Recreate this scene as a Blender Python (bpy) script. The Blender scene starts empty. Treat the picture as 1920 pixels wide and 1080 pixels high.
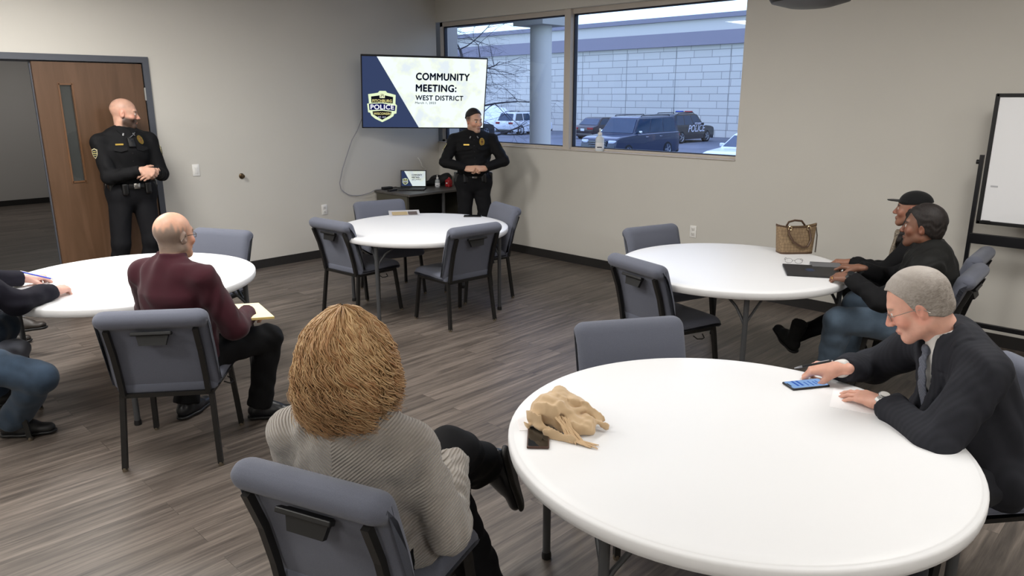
import bpy, bmesh, math, random
import numpy as np
from mathutils import Vector, Matrix, noise as mnoise
random.seed(7)
SC = bpy.context.scene
COL = SC.collection
PI = math.pi

# ---------------------------------------------------------------- objects
def tag(o, label=None, cat=None, group=None, kind=None):
    if label: o['label'] = label
    if cat: o['category'] = cat
    if group: o['group'] = group
    if kind: o['kind'] = kind
    return o

def empty(name, loc=(0, 0, 0), rz=0.0):
    o = bpy.data.objects.new(name, None)
    o.empty_display_size = 0.05
    COL.objects.link(o)
    o.location = loc
    o.rotation_euler = (0, 0, rz)
    return o

def link(name, me, mat=None, parent=None, smooth=True, loc=None, rot=None):
    o = bpy.data.objects.new(name, me)
    COL.objects.link(o)
    if mat is not None:
        for m in (mat if isinstance(mat, (list, tuple)) else [mat]):
            me.materials.append(m)
    if parent is not None: o.parent = parent
    if loc is not None: o.location = loc
    if rot is not None: o.rotation_euler = rot
    return o

def copy_tree(o, parent=None):
    c = o.copy(); COL.objects.link(c)
    if parent is not None: c.parent = parent
    for ch in list(o.children): copy_tree(ch, c)
    return c

class MB:
    """collects shapes, builds one mesh"""
    def __init__(s): s.bm = bmesh.new()
    def box(s, c, d, rot=None, bev=0.0, seg=2):
        g = bmesh.ops.create_cube(s.bm, size=1.0)
        vs = g['verts']
        bmesh.ops.scale(s.bm, vec=d, verts=vs)
        if bev > 0:
            es = list({e for v in vs for e in v.link_edges})
            r = bmesh.ops.bevel(s.bm, geom=es, offset=bev, segments=seg, profile=0.5, affect='EDGES')
            vs = list({v for f in r['faces'] for v in f.verts} | {v for v in vs if v.is_valid})
        M = Matrix.Translation(c)
        if rot is not None:
            M = M @ (rot.to_4x4() if isinstance(rot, Matrix) else Matrix.Rotation(rot, 4, 'Z'))
        bmesh.ops.transform(s.bm, matrix=M, verts=vs)
        return s
    def tube(s, pts, r, n=10, cap=True, square=False, up=None):
        """tube along points; r scalar or list; square -> 4 sided"""
        P = [Vector(p) for p in pts]
        if square: n = 4
        rr = r if isinstance(r, (list, tuple)) else [r] * len(P)
        rings = []
        prev = None
        for i, p in enumerate(P):
            a = P[max(i - 1, 0)]; b = P[min(i + 1, len(P) - 1)]
            t = (b - a)
            if t.length < 1e-9: t = Vector((0, 0, 1))
            t.normalize()
            if prev is None:
                ref = Vector(up) if up is not None else (Vector((0, 0, 1)) if abs(t.z) < 0.9 else Vector((0, 1, 0)))
                u = ref - t * ref.dot(t); u.normalize()
            else:
                u = prev - t * prev.dot(t)
                if u.length < 1e-6: u = t.orthogonal()
                u.normalize()
            prev = u
            w = t.cross(u)
            off = PI / 4 if square else 0
            rad = rr[i] * (1.414 if square else 1)
            rings.append([s.bm.verts.new(p + (u * math.cos(2 * PI * k / n + off) + w * math.sin(2 * PI * k / n + off)) * rad) for k in range(n)])
        for i in range(len(P) - 1):
            for k in range(n):
                s.bm.faces.new((rings[i][k], rings[i][(k + 1) % n], rings[i + 1][(k + 1) % n], rings[i + 1][k]))
        if cap:
            s.bm.faces.new(rings[0][::-1]); s.bm.faces.new(rings[-1])
        return s
    def lathe(s, prof, c=(0, 0, 0), n=32, M=None):
        rings = []
        C = Vector(c)
        for (r, z) in prof:
            if r < 1e-6:
                rings.append([s.bm.verts.new(Vector((0, 0, z)))])
            else:
                rings.append([s.bm.verts.new(Vector((r * math.cos(2 * PI * k / n), r * math.sin(2 * PI * k / n), z))) for k in range(n)])
        vs = [v for R in rings for v in R]
        for a, b in zip(rings, rings[1:]):
            if len(a) == 1 and len(b) == 1: continue
            for k in range(n):
                k2 = (k + 1) % n
                if len(a) == 1: s.bm.faces.new((a[0], b[k2], b[k]))
                elif len(b) == 1: s.bm.faces.new((a[k], a[k2], b[0]))
                else: s.bm.faces.new((a[k], a[k2], b[k2], b[k]))
        T = Matrix.Translation(C)
        if M is not None: T = T @ M.to_4x4()
        bmesh.ops.transform(s.bm, matrix=T, verts=vs)
        return s
    def prism(s, poly, h, M=None, c=(0, 0, 0)):
        """poly in XY extruded along +Z by h"""
        a = [s.bm.verts.new((x, y, 0)) for x, y in poly]
        b = [s.bm.verts.new((x, y, h)) for x, y in poly]
        n = len(poly)
        s.bm.faces.new(a[::-1]); s.bm.faces.new(b)
        for i in range(n): s.bm.faces.new((a[i], a[(i + 1) % n], b[(i + 1) % n], b[i]))
        T = Matrix.Translation(c)
        if M is not None: T = T @ M.to_4x4()
        bmesh.ops.transform(s.bm, matrix=T, verts=a + b)
        return s
    def quad(s, pts):
        s.bm.faces.new([s.bm.verts.new(p) for p in pts]); return s
    def grid(s, fn, nu, nv, close_u=False):
        V = [[s.bm.verts.new(fn(i / (nu if close_u else nu - 1), j / (nv - 1))) for j in range(nv)] for i in range(nu)]
        for i in range(nu if close_u else nu - 1):
            for j in range(nv - 1):
                i2 = (i + 1) % nu
                s.bm.faces.new((V[i][j], V[i2][j], V[i2][j + 1], V[i][j + 1]))
        return s
    def build(s, name, mat=None, parent=None, smooth=35, loc=None, rot=None, norm=True):
        if norm: bmesh.ops.recalc_face_normals(s.bm, faces=s.bm.faces)
        me = bpy.data.meshes.new(name)
        s.bm.to_mesh(me); s.bm.free()
        if smooth:
            for p in me.polygons: p.use_smooth = True
            if smooth < 180:
                try: me.set_sharp_from_angle(angle=math.radians(smooth))
                except Exception: pass
        return link(name, me, mat, parent, loc=loc, rot=rot)

# ---------------------------------------------------------------- materials
def lin(c):
    if isinstance(c, str):
        c = [int(c[i:i + 2], 16) / 255 for i in (0, 2, 4)]
    return tuple((x / 12.92 if x <= 0.04045 else ((x + 0.055) / 1.055) ** 2.4) for x in c[:3]) + (1.0,)

_MC = {}
def mat(name, col='808080', rough=0.5, metal=0.0, spec=0.5, bump=0.0, bscale=200.0, var=0.0, vscale=3.0, emit=None, estr=1.0, trans=0.0, ior=1.45, alpha=1.0, sheen=0.0, coat=0.0, stretch=None, sss=0.0):
    if name in _MC: return _MC[name]
    m = bpy.data.materials.new(name); m.use_nodes = True
    nt = m.node_tree; b = nt.nodes['Principled BSDF']
    c = lin(col)
    b.inputs['Base Color'].default_value = c
    b.inputs['Roughness'].default_value = rough
    b.inputs['Metallic'].default_value = metal
    b.inputs['Specular IOR Level'].default_value = spec
    b.inputs['IOR'].default_value = ior
    b.inputs['Transmission Weight'].default_value = trans
    b.inputs['Alpha'].default_value = alpha
    if sheen: b.inputs['Sheen Weight'].default_value = sheen
    if coat: b.inputs['Coat Weight'].default_value = coat
    if sss:
        b.inputs['Subsurface Weight'].default_value = sss
        b.inputs['Subsurface Radius'].default_value = (0.012, 0.005, 0.003)
        b.inputs['Subsurface Scale'].default_value = 1.0
    if emit is not None:
        b.inputs['Emission Color'].default_value = lin(emit)
        b.inputs['Emission Strength'].default_value = estr
    tc = None
    def coords():
        nonlocal tc
        if tc is None:
            t = nt.nodes.new('ShaderNodeTexCoord')
            mp = nt.nodes.new('ShaderNodeMapping')
            nt.links.new(t.outputs['Object'], mp.inputs['Vector'])
            if stretch: mp.inputs['Scale'].default_value = stretch
            tc = mp.outputs['Vector']
        return tc
    if var > 0:
        n = nt.nodes.new('ShaderNodeTexNoise'); n.inputs['Scale'].default_value = vscale; n.inputs['Detail'].default_value = 4
        nt.links.new(coords(), n.inputs['Vector'])
        mr = nt.nodes.new('ShaderNodeMapRange'); mr.inputs['From Min'].default_value = 0.3; mr.inputs['From Max'].default_value = 0.7
        mr.inputs['To Min'].default_value = 1 - var; mr.inputs['To Max'].default_value = 1 + var
        nt.links.new(n.outputs['Fac'], mr.inputs['Value'])
        mx = nt.nodes.new('ShaderNodeVectorMath'); mx.operation = 'SCALE'; mx.inputs[0].default_value = c[:3]
        nt.links.new(mr.outputs['Result'], mx.inputs['Scale'])
        nt.links.new(mx.outputs['Vector'], b.inputs['Base Color'])
    if bump > 0:
        n = nt.nodes.new('ShaderNodeTexNoise'); n.inputs['Scale'].default_value = bscale; n.inputs['Detail'].default_value = 3
        nt.links.new(coords(), n.inputs['Vector'])
        bp = nt.nodes.new('ShaderNodeBump'); bp.inputs['Strength'].default_value = bump; bp.inputs['Distance'].default_value = 0.002
        nt.links.new(n.outputs['Fac'], bp.inputs['Height'])
        nt.links.new(bp.outputs['Normal'], b.inputs['Normal'])
    _MC[name] = m
    return m

def N(nt, typ, **kw):
    n = nt.nodes.new(typ)
    for k, v in kw.items():
        if k.startswith('i_'):
            key = k[2:]
            key = int(key) if key.isdigit() else key.replace('_', ' ')
            n.inputs[key].default_value = v
        else: setattr(n, k, v)
    return n

def text_mesh(body, size, bold=0.0, align='CENTER', shear=0.0, xs=1.0, spacing=1.0, extrude=0.0):
    cu = bpy.data.curves.new('t', 'FONT')
    cu.body = body; cu.size = size; cu.align_x = align; cu.align_y = 'CENTER'
    cu.offset = bold; cu.shear = shear; cu.space_character = spacing; cu.extrude = extrude
    cu.resolution_u = 4
    o = bpy.data.objects.new('t', cu); COL.objects.link(o)
    dg = bpy.context.evaluated_depsgraph_get(); dg.update()
    me = bpy.data.meshes.new_from_object(o.evaluated_get(dg))
    bpy.data.objects.remove(o); bpy.data.curves.remove(cu)
    if xs != 1.0: me.transform(Matrix.Diagonal((xs, 1, 1, 1)))
    return me
# ---------------------------------------------------------------- implicit surface figures
F32 = np.float32
def V3(*a): return np.array(a, dtype=float)
def unit(v):
    v = np.asarray(v, float); return v / (np.linalg.norm(v) + 1e-12)

class Field:
    def __init__(s, h=0.008, refine=()):
        s.ops = []; s.h = h; s.refine = list(refine)
        s.lo = np.full(3, 1e9); s.hi = np.full(3, -1e9)
    def _add(s, fn, lo, hi, k, mode):
        lo = np.asarray(lo, float); hi = np.asarray(hi, float)
        s.ops.append((fn, lo, hi, k, mode))
        if mode == 'u':
            s.lo = np.minimum(s.lo, lo); s.hi = np.maximum(s.hi, hi)
        return s
    # tapered capsule, optionally flattened along an axis, optionally cut flat at b / a
    def cone(s, a, b, ra, rb, k=0.02, mode='u', axis=None, flat=1.0, cutb=False, cuta=False, ext=0.0):
        a = np.asarray(a, float); b = np.asarray(b, float)
        ab = b - a; L2 = float(ab @ ab) + 1e-12; L = math.sqrt(L2)
        if axis is not None: axis = unit(axis)
        def fn(X, Y, Z):
            px, py, pz = X - F32(a[0]), Y - F32(a[1]), Z - F32(a[2])
            t = np.clip((px * ab[0] + py * ab[1] + pz * ab[2]) / L2, 0, 1)
            qx, qy, qz = px - t * ab[0], py - t * ab[1], pz - t * ab[2]
            if axis is not None:
                w = (qx * axis[0] + qy * axis[1] + qz * axis[2]) * (1 / flat - 1)
                qx, qy, qz = qx + w * axis[0], qy + w * axis[1], qz + w * axis[2]
            d = np.sqrt(qx * qx + qy * qy + qz * qz) - (ra + (rb - ra) * t)
            if axis is not None: d = d * min(1.0, (1 + flat) / 2)
            if cutb:
                d = np.maximum(d, ((px * ab[0] + py * ab[1] + pz * ab[2]) / L - L - ext))
            if cuta:
                d = np.maximum(d, (-(px * ab[0] + py * ab[1] + pz * ab[2]) / L - ext))
            return d
        m = max(ra, rb) * max(1, flat)
        return s._add(fn, np.minimum(a, b) - m, np.maximum(a, b) + m, k, mode)
    def ell(s, c, r, R=None, k=0.02, mode='u'):
        c = np.asarray(c, float); r = np.asarray(r, float)
        R = np.eye(3) if R is None else np.asarray(R, float)   # rows = local axes in world
        def fn(X, Y, Z):
            px, py, pz = X - F32(c[0]), Y - F32(c[1]), Z - F32(c[2])
            l = [(px * R[i, 0] + py * R[i, 1] + pz * R[i, 2]) for i in range(3)]
            k0 = np.sqrt(sum((l[i] / r[i]) ** 2 for i in range(3)))
            k1 = np.sqrt(sum((l[i] / (r[i] ** 2)) ** 2 for i in range(3))) + 1e-6
            return k0 * (k0 - 1) / k1
        ext = np.sqrt(((R * r[:, None]) ** 2).sum(0))
        return s._add(fn, c - ext, c + ext, k, mode)
    def box(s, c, half, R=None, rnd=0.01, k=0.01, mode='u'):
        c = np.asarray(c, float); R = np.eye(3) if R is None else np.asarray(R, float)
        hf = np.asarray(half, float) - rnd
        def fn(X, Y, Z):
            px, py, pz = X - F32(c[0]), Y - F32(c[1]), Z - F32(c[2])
            q = [np.abs(px * R[i, 0] + py * R[i, 1] + pz * R[i, 2]) - hf[i] for i in range(3)]
            o = np.sqrt(sum(np.maximum(x, 0) ** 2 for x in q))
            return o + np.minimum(np.maximum(np.maximum(q[0], q[1]), q[2]), 0) - rnd
        ext = np.abs(R.T) @ np.asarray(half, float)
        return s._add(fn, c - ext, c + ext, k, mode)
    def plane(s, p, n, k=0.005):
        """keep the side where (x-p).n < 0"""
        p = np.asarray(p, float); n = unit(n)
        def fn(X, Y, Z): return (X - F32(p[0])) * n[0] + (Y - F32(p[1])) * n[1] + (Z - F32(p[2])) * n[2]
        s.ops.append((fn, None, None, k, 'i')); return s
    def func(s, fn, k=0.005, mode='i'):
        s.ops.append((fn, None, None, k, mode)); return s

    def axes(s):
        out = []
        for i in range(3):
            lo, hi = s.lo[i] - 0.03, s.hi[i] + 0.03
            x = lo; xs = [x]
            while x < hi:
                st = s.h
                for (c, r, hf) in s.refine:
                    if abs(x - c[i]) < r: st = min(st, hf)
                x += st; xs.append(x)
            out.append(np.array(xs))
        return out
    def evaluate(s, disp=None):
        ax = s.axes(); s.ax = ax
        X = ax[0][:, None, None].astype(F32); Y = ax[1][None, :, None].astype(F32); Z = ax[2][None, None, :].astype(F32)
        Fd = np.full((len(ax[0]), len(ax[1]), len(ax[2])), 0.06, F32)
        for fn, lo, hi, k, mode in s.ops:
            if lo is None: sl = (slice(None),) * 3
            else:
                m = k + 2.5 * s.h
                sl = tuple(slice(max(0, np.searchsorted(ax[i], lo[i] - m) - 1), np.searchsorted(ax[i], hi[i] + m) + 1) for i in range(3))
            d = fn(X[sl[0]], Y[:, sl[1]], Z[:, :, sl[2]]).astype(F32)
            f = Fd[sl]
            if mode == 'u':
                if k > 0:
                    hh = np.maximum(k - np.abs(f - d), 0) / k
                    Fd[sl] = np.minimum(f, d) - hh * hh * k * 0.25
                else: Fd[sl] = np.minimum(f, d)
            else:
                if mode == 's': d = -d
                if k > 0:
                    hh = np.maximum(k - np.abs(f - d), 0) / k
                    Fd[sl] = np.maximum(f, d) + hh * hh * k * 0.25
                else: Fd[sl] = np.maximum(f, d)
        if disp is not None:
            idx = np.nonzero(np.abs(Fd) < 0.03)
            Fd[idx] += disp(ax[0][idx[0]], ax[1][idx[1]], ax[2][idx[2]]).astype(F32)
        return Fd
    def mesh(s, disp=None, smooth=1):
        Fd = s.evaluate(disp); ax = s.ax
        return surface_nets(Fd, ax, smooth)

def surface_nets(Fd, ax, smooth=1):
    S = Fd < 0
    nx, ny, nz = S.shape
    cnt = np.zeros((nx - 1, ny - 1, nz - 1), np.int8)
    for i in (0, 1):
        for j in (0, 1):
            for k in (0, 1):
                cnt += S[i:nx - 1 + i, j:ny - 1 + j, k:nz - 1 + k]
    act = np.nonzero((cnt > 0) & (cnt < 8))
    n = len(act[0])
    idm = np.full(cnt.shape, -1, np.int32); idm[act] = np.arange(n)
    corner = {}
    for i in (0, 1):
        for j in (0, 1):
            for k in (0, 1):
                corner[(i, j, k)] = Fd[act[0] + i, act[1] + j, act[2] + k].astype(float)
    acc = np.zeros((n, 3)); num = np.zeros(n)
    cs = list(corner)
    for a in cs:
        for d in range(3):
            if a[d]: continue
            b = list(a); b[d] = 1; b = tuple(b)
            fa, fb = corner[a], corner[b]
            m = (fa < 0) != (fb < 0)
            t = np.where(m, fa / np.where(m, fa - fb, 1), 0)
            p = np.empty((n, 3)); p[:] = a; p[:, d] += t
            acc[m] += p[m]; num[m] += 1
    loc = acc / num[:, None]
    P = np.empty((n, 3))
    for d in range(3):
        x0 = ax[d][act[d]]; x1 = ax[d][act[d] + 1]
        P[:, d] = x0 + (x1 - x0) * loc[:, d]
    quads = []
    for d in range(3):
        e1, e2 = [(1, 2), (2, 0), (0, 1)][d]
        sl0 = [slice(1, -1)] * 3; sl1 = [slice(1, -1)] * 3
        sl0[d] = slice(0, -1); sl1[d] = slice(1, None)
        A = S[tuple(sl0)]; B = S[tuple(sl1)]
        ch = np.nonzero(A != B)
        c = np.array(ch)
        off = np.ones(3, int); off[d] = 0
        g = c + off[:, None]
        def cell(o1, o2):
            q = g.copy(); q[e1] -= o1; q[e2] -= o2
            return idm[q[0], q[1], q[2]]
        Q = np.stack([cell(1, 1), cell(0, 1), cell(0, 0), cell(1, 0)], 1)
        flip = ~A[ch]
        Q[flip] = Q[flip][:, ::-1]
        quads.append(Q)
    Q = np.concatenate(quads)
    Q = Q[(Q >= 0).all(1)]
    for _ in range(smooth):
        acc = np.zeros_like(P); num = np.zeros(len(P))
        for i in range(4):
            a, b = Q[:, i], Q[:, (i + 1) % 4]
            for d in range(3):
                acc[:, d] += np.bincount(a, P[b, d], len(P)) + np.bincount(b, P[a, d], len(P))
            num += np.bincount(a, minlength=len(P)) + np.bincount(b, minlength=len(P))
        P = P * 0.5 + 0.5 * acc / np.maximum(num, 1)[:, None]
    return P, Q

def np_mesh(name, P, Q, origin=(0, 0, 0)):
    me = bpy.data.meshes.new(name)
    P = P - np.asarray(origin, float)
    me.vertices.add(len(P)); me.vertices.foreach_set('co', P.astype(F32).ravel())
    me.loops.add(Q.size); me.loops.foreach_set('vertex_index', Q.astype(np.int32).ravel())
    me.polygons.add(len(Q)); me.polygons.foreach_set('loop_start', np.arange(0, Q.size, Q.shape[1], dtype=np.int32))
    me.polygons.foreach_set('use_smooth', np.ones(len(Q), bool))
    me.update(calc_edges=True)
    return me

def set_attr(me, name, arr, typ='FLOAT_COLOR'):
    a = me.attributes.new(name, typ, 'POINT')
    key = 'color' if 'COLOR' in typ else ('vector' if 'VECTOR' in typ else 'value')
    a.data.foreach_set(key, np.asarray(arr, F32).ravel())

def folds(seed, amp=0.004, wl=0.09, axis=None):
    rs = np.random.RandomState(seed)
    D = rs.normal(size=(4, 3)); D /= np.linalg.norm(D, axis=1)[:, None]
    ph = rs.uniform(0, 6, 8)
    def f(x, y, z):
        w = 0
        for i in range(2):
            g = D[2 + i]
            w = w + 1.6 * np.sin((x * g[0] + y * g[1] + z * g[2]) * 2 * PI / (wl * 2.3) + ph[i + 4])
        o = 0
        for i in range(2):
            g = D[i]
            o = o + np.sin((x * g[0] + y * g[1] + z * g[2]) * 2 * PI / (wl * (1 + 0.5 * i)) + ph[i] + w)
        return amp * 0.5 * o
    return f

def ik(a, t, l1, l2, pole):
    a = np.asarray(a, float); t = np.asarray(t, float)
    d = t - a; L = np.linalg.norm(d); u = d / L
    if L > (l1 + l2) * 0.998:
        L = (l1 + l2) * 0.998; t = a + u * L
    x = (l1 * l1 - l2 * l2 + L * L) / (2 * L)
    h = math.sqrt(max(l1 * l1 - x * x, 1e-8))
    p = np.asarray(pole, float); p = p - u * (p @ u); p = unit(p)
    return a + u * x + p * h, t

class Pose:
    """joints of one figure, all in world space"""
    def __init__(s, pelvis, face, S=1.0, lean=0.0, side=0.0, chest_face=None, look=(0, 1, 0), tilt=0.0, head_fwd=0.03, neck=1.0, slouch=0.0,
                 wide=1.0, girth=1.0, wr=None, wl=None, pr=None, pl=None, ar=None, al=None, kr=None, kl=None, shrug=0.0, spine=1.0):
        s.S = S; up = V3(0, 0, 1)
        s.P = V3(*pelvis)
        f = unit(V3(face[0], face[1], 0)); r = unit(np.cross(f, up))
        s.f, s.r, s.u = f, r, up
        ch = face if chest_face is None else chest_face; cf = unit(V3(ch[0], ch[1], 0)); cr = unit(np.cross(cf, up))
        L = 0.50 * S * spine
        su = unit(up * math.cos(lean) + cf * math.sin(lean) + cr * math.sin(side))
        s.M = s.P + unit(up + 0.6 * (su - up) - 0.25 * slouch * cf) * 0.40 * L
        s.C = s.M + unit(su - 0.1 * slouch * cf) * 0.32 * L
        s.N = s.C + unit(su + slouch * 0.5 * cf) * 0.28 * L
        s.cu = unit(s.N - s.M); s.cr = unit(np.cross(cf, s.cu)); s.cf = unit(np.cross(s.cu, s.cr))
        hw = 0.182 * S * wide
        s.shr = s.N + s.cr * hw - s.cu * (0.055 - shrug) * S
        s.shl = s.N - s.cr * hw - s.cu * (0.055 - shrug) * S
        lk = unit(look); hr = unit(np.cross(lk, up)); hu = np.cross(hr, lk)
        if tilt: hr, hu = hr * math.cos(tilt) + hu * math.sin(tilt), hu * math.cos(tilt) - hr * math.sin(tilt)
        s.hf, s.hr, s.hu = lk, hr, hu
        s.H = s.N + (unit(su + 0.4 * (hu - su)) * 0.155 * neck + unit(V3(lk[0], lk[1], 0)) * head_fwd) * S
        ul, fl = 0.295 * S, 0.255 * S
        s.ul, s.fl = ul, fl
        if wr is not None: s.er, s.wr = ik(s.shr, wr, ul, fl, pr if pr is not None else -f - up + r)
        if wl is not None: s.el, s.wl = ik(s.shl, wl, ul, fl, pl if pl is not None else -f - up - r)
        s.hipr = s.P + r * 0.092 * S; s.hipl = s.P - r * 0.092 * S
        tl, sl = 0.43 * S, 0.42 * S
        if ar is not None: s.kr, s.ar = ik(s.hipr, ar, tl, sl, kr if kr is not None else f + 0.2 * up)
        if al is not None: s.kl, s.al = ik(s.hipl, al, tl, sl, kl if kl is not None else f + 0.2 * up)
        s.wide, s.g = wide, girth
    def hp(s, x, y, z):   # head local (right, forward, up) metres -> world
        return s.H + (s.hr * x + s.hf * y + s.hu * z) * s.S
    def hR(s): return np.stack([s.hr, s.hf, s.hu])
    def cp(s, x, y, z, base=None):
        return (s.C if base is None else base) + (s.cr * x + s.cf * y + s.cu * z) * s.S
    def tc(s, P):
        D = (P - s.C) / s.S
        return np.stack([D @ s.cr, D @ s.cf, D @ s.cu], 1)
    def hloc(s, P):
        D = (P - s.H) / s.S
        return np.stack([D @ s.hr, D @ s.hf, D @ s.hu], 1)

def torso_ops(F, p, o=0.0, k=0.04, belly=0.0, low=True, pel=True, chest=1.0, hem=None):
    S = p.S; g = p.g
    if pel: F.cone(p.P - p.r * .085 * S, p.P + p.r * .085 * S, .108 * S * g + o, .108 * S * g + o, k, axis=p.f, flat=1.0)
    if low: F.cone(p.P + p.u * .02 * S, p.M, .150 * S * g + o, .142 * S * g + o, k, axis=p.f, flat=.74)
    if belly: F.ell(p.M + p.cf * (.055 + belly * .4) * S * g - p.cu * .03 * S, (np.array([.135, .10 + belly, .13]) * S * g + o), np.stack([p.cr, p.cf, p.cu]), k)
    F.cone(p.M, p.C, .143 * S * g + o, .158 * S * p.wide * chest + o, k, axis=p.cf, flat=.72)
    F.cone(p.C, p.N - p.cu * .07 * S, .158 * S * p.wide * chest + o, .105 * S * p.wide + o, k, axis=p.cf, flat=.74)
    for sh in (p.shr, p.shl):
        F.cone(p.N - p.cu * .012 * S - p.cf * .01 * S, sh, .052 * S + o, .056 * S + o, k)

def arm_ops(F, p, side, o=0.0, k=0.025, cut=True, r=1.0, ext=0.0, fore=True, cf=.97):
    S = p.S
    sh, e, w = (p.shr, p.er, p.wr) if side == 'r' else (p.shl, p.el, p.wl)
    F.cone(sh, e, .058 * S * r + o, .045 * S * r + o, k)
    if fore:
        a = e + (w - e) * cf if cut else w
        F.cone(e, a, .044 * S * r + o, .030 * S + o * (1.0 if cut else 1), k, cutb=cut, ext=ext)

def leg_ops(F, p, side, o=0.0, k=0.03, cut=True, flare=0.0, r=1.0):
    S = p.S
    h, kn, a = (p.hipr, p.kr, p.ar) if side == 'r' else (p.hipl, p.kl, p.al)
    F.cone(h, kn, .088 * S * r + o, .060 * S * r + o, k)
    F.cone(kn, a, .057 * S * r + o, .042 * S + o + flare, k, cutb=cut, ext=0.015)
    c = kn + (a - kn) * .3
    back = -p.f
    F.ell(c + back * .012 * S, (.052 * S * r + o,) * 3, None, k)

def head_ops(F, p, fat=0.0):
    S = p.S; R = p.hR(); q = p.hp
    rr = lambda *a: np.array(a) * S
    F.ell(q(0, -.012, .032), rr(.0765, .099, .088), R, .02)
    F.ell(q(0, .030, -.030), rr(.064 + fat * .5, .062, .080), R, .03)
    for sx in (-1, 1):
        F.cone(q(sx * (.046 + fat), .002, -.062), q(sx * .012, .070, -.101), (.026 + fat) * S, .019 * S, .025)
        F.ell(q(sx * .043, .063, -.028), rr(.024 + fat, .022, .022), R, .02)
    F.cone(q(-.03, .077, .024), q(.03, .077, .024), .0145 * S, .0145 * S, .018)
    F.cone(q(-.011, .071, -.098), q(.011, .071, -.098), .019 * S, .019 * S, .02)
    for sx in (-1, 1):
        F.ell(q(sx * .032, .098, .001), rr(.017, .013, .011), R, .012, 's')
    for sx in (-1, 1):
        F.ell(q(sx * .0315, .076, .000), rr(.015, .0145, .0115), R, .004)
    F.cone(q(0, .086, .012), q(0, .112, -.033), .0085 * S, .0115 * S, .012)
    for sx in (-1, 1): F.ell(q(sx * .0125, .101, -.036), rr(.009, .011, .008), R, .008)
    F.cone(q(-.016, .088, -.066), q(.016, .088, -.066), .0095 * S, .0095 * S, .012)
    F.ell(q(0, .094, -.0655), rr(.022, .0085, .0045), R, .004)
    F.ell(q(0, .092, -.0755), rr(.019, .0085, .0055), R, .004)
    F.ell(q(0, .104, -.0703), rr(.020, .0065, .0012), R, .002, 's')
    for sx in (-1, 1):
        ax = np.stack([unit(p.hr * sx * .95 - p.hf * .35), unit(p.hf * .93 + p.hr * sx * .35), p.hu])
        F.ell(q(sx * .0765, -.008, -.008), rr(.0085, .019, .032), ax, .006)
        F.ell(q(sx * .087, .001, -.006), rr(.006, .010, .018), ax, .004, 's')
    F.cone(q(0, -.030, -.055), p.N - p.cu * .01 * S + p.cf * .012 * S, (.052 + fat * .7) * S, (.060 + fat * .5) * S, .03)

# -------- hands
HANDS = {
    #            index            middle           ring             pinky      (curl angles deg)  thumb (side, drop, curl)
    'flat':    ((10, 14, 8), (8, 14, 8), (9, 15, 9), (12, 16, 10), (48, 10, 8), 5),
    'relaxed': ((24, 32, 18), (30, 38, 22), (36, 42, 26), (40, 44, 26), (38, 25, 18), 4),
    'fist':    ((62, 82, 52), (66, 86, 55), (68, 88, 55), (66, 84, 50), (26, 48, 34), 1),
    'pen':     ((38, 52, 24), (48, 58, 30), (58, 66, 36), (62, 68, 38), (30, 42, 30), 2),
    'clasp':   ((40, 50, 30), (46, 54, 32), (50, 56, 34), (54, 58, 34), (36, 22, 20), 2),
    'point':   ((8, 10, 8), (50, 62, 40), (58, 66, 44), (60, 66, 44), (40, 18, 12), 2),
}
def hand_ops(F, w, fwd, back, S=1.0, pose='relaxed', side='r', collect=None):
    """w wrist, fwd along the palm, back = dorsal direction; thumb on the inner side"""
    y = unit(fwd); z = unit(np.asarray(back, float) - y * (np.asarray(back, float) @ y))
    x = np.cross(y, z)           # right hand, palm down, fingers forward: thumb points to -x
    tx = -x if side == 'r' else x
    B = lambda a, b, c: np.asarray(w, float) + (tx * a + y * b + z * c) * S
    kn = [(.030, .093, .003), (.010, .098, .006), (-.011, .093, .004), (-.030, .083, 0)]
    rad = [.0095, .0098, .0092, .0082]
    ln = [(.044, .026, .021), (.048, .030, .022), (.044, .028, .022), (.034, .020, .019)]
    cur = HANDS[pose]
    F.cone(B(0, -.03, 0), B(0, .012, 0), .027 * S, .027 * S, .012, axis=z, flat=.78)
    for i in range(4):
        F.cone(B((.017, .006, -.006, -.017)[i], .008, 0), B(*kn[i]), .0165 * S, .0125 * S, .014)
    F.ell(B(.022, .035, -.010), np.array([.018, .03, .014]) * S, np.stack([tx, y, z]), .014)
    F.ell(B(-.020, .035, -.009), np.array([.013, .03, .012]) * S, np.stack([tx, y, z]), .014)
    tips = []
    for i in range(4):
        p0 = B(*kn[i]); ang = 0
        sp = math.radians((1.5 - i) * cur[5])
        lat = tx * math.sin(sp) + y * math.cos(sp)
        r = rad[i]
        pts = [p0]
        for j in range(3):
            ang += math.radians(cur[i][j])
            d = lat * math.cos(ang) - z * math.sin(ang)
            p1 = p0 + d * ln[i][j] * S
            F.cone(p0, p1, r * S, r * .92 * S, .0045 if j else .008)
            r *= .92; p0 = p1; pts.append(p1)
        tips.append(pts)
    s_, dr, cu = cur[4]
    a = math.radians(s_); t0 = B(.024, .020, -.006)
    d = tx * math.sin(a + .25) * .9 + y * math.cos(a + .25) - z * math.sin(math.radians(dr)) * .6
    d = unit(d); p0 = t0 + d * .042 * S
    F.cone(t0, p0, .0155 * S, .012 * S, .010)
    d2 = unit(d - tx * math.sin(math.radians(cu)) * .7 - z * .15); p1 = p0 + d2 * .032 * S
    F.cone(p0, p1, .0115 * S, .0105 * S, .005)
    d3 = unit(d2 - tx * math.sin(math.radians(cu)) * .5); p2 = p1 + d3 * .025 * S
    F.cone(p1, p2, .0108 * S, .0088 * S, .004)
    tips.append([t0, p0, p1, p2])
    if collect is not None: collect.append(tips)
    return tips

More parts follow.
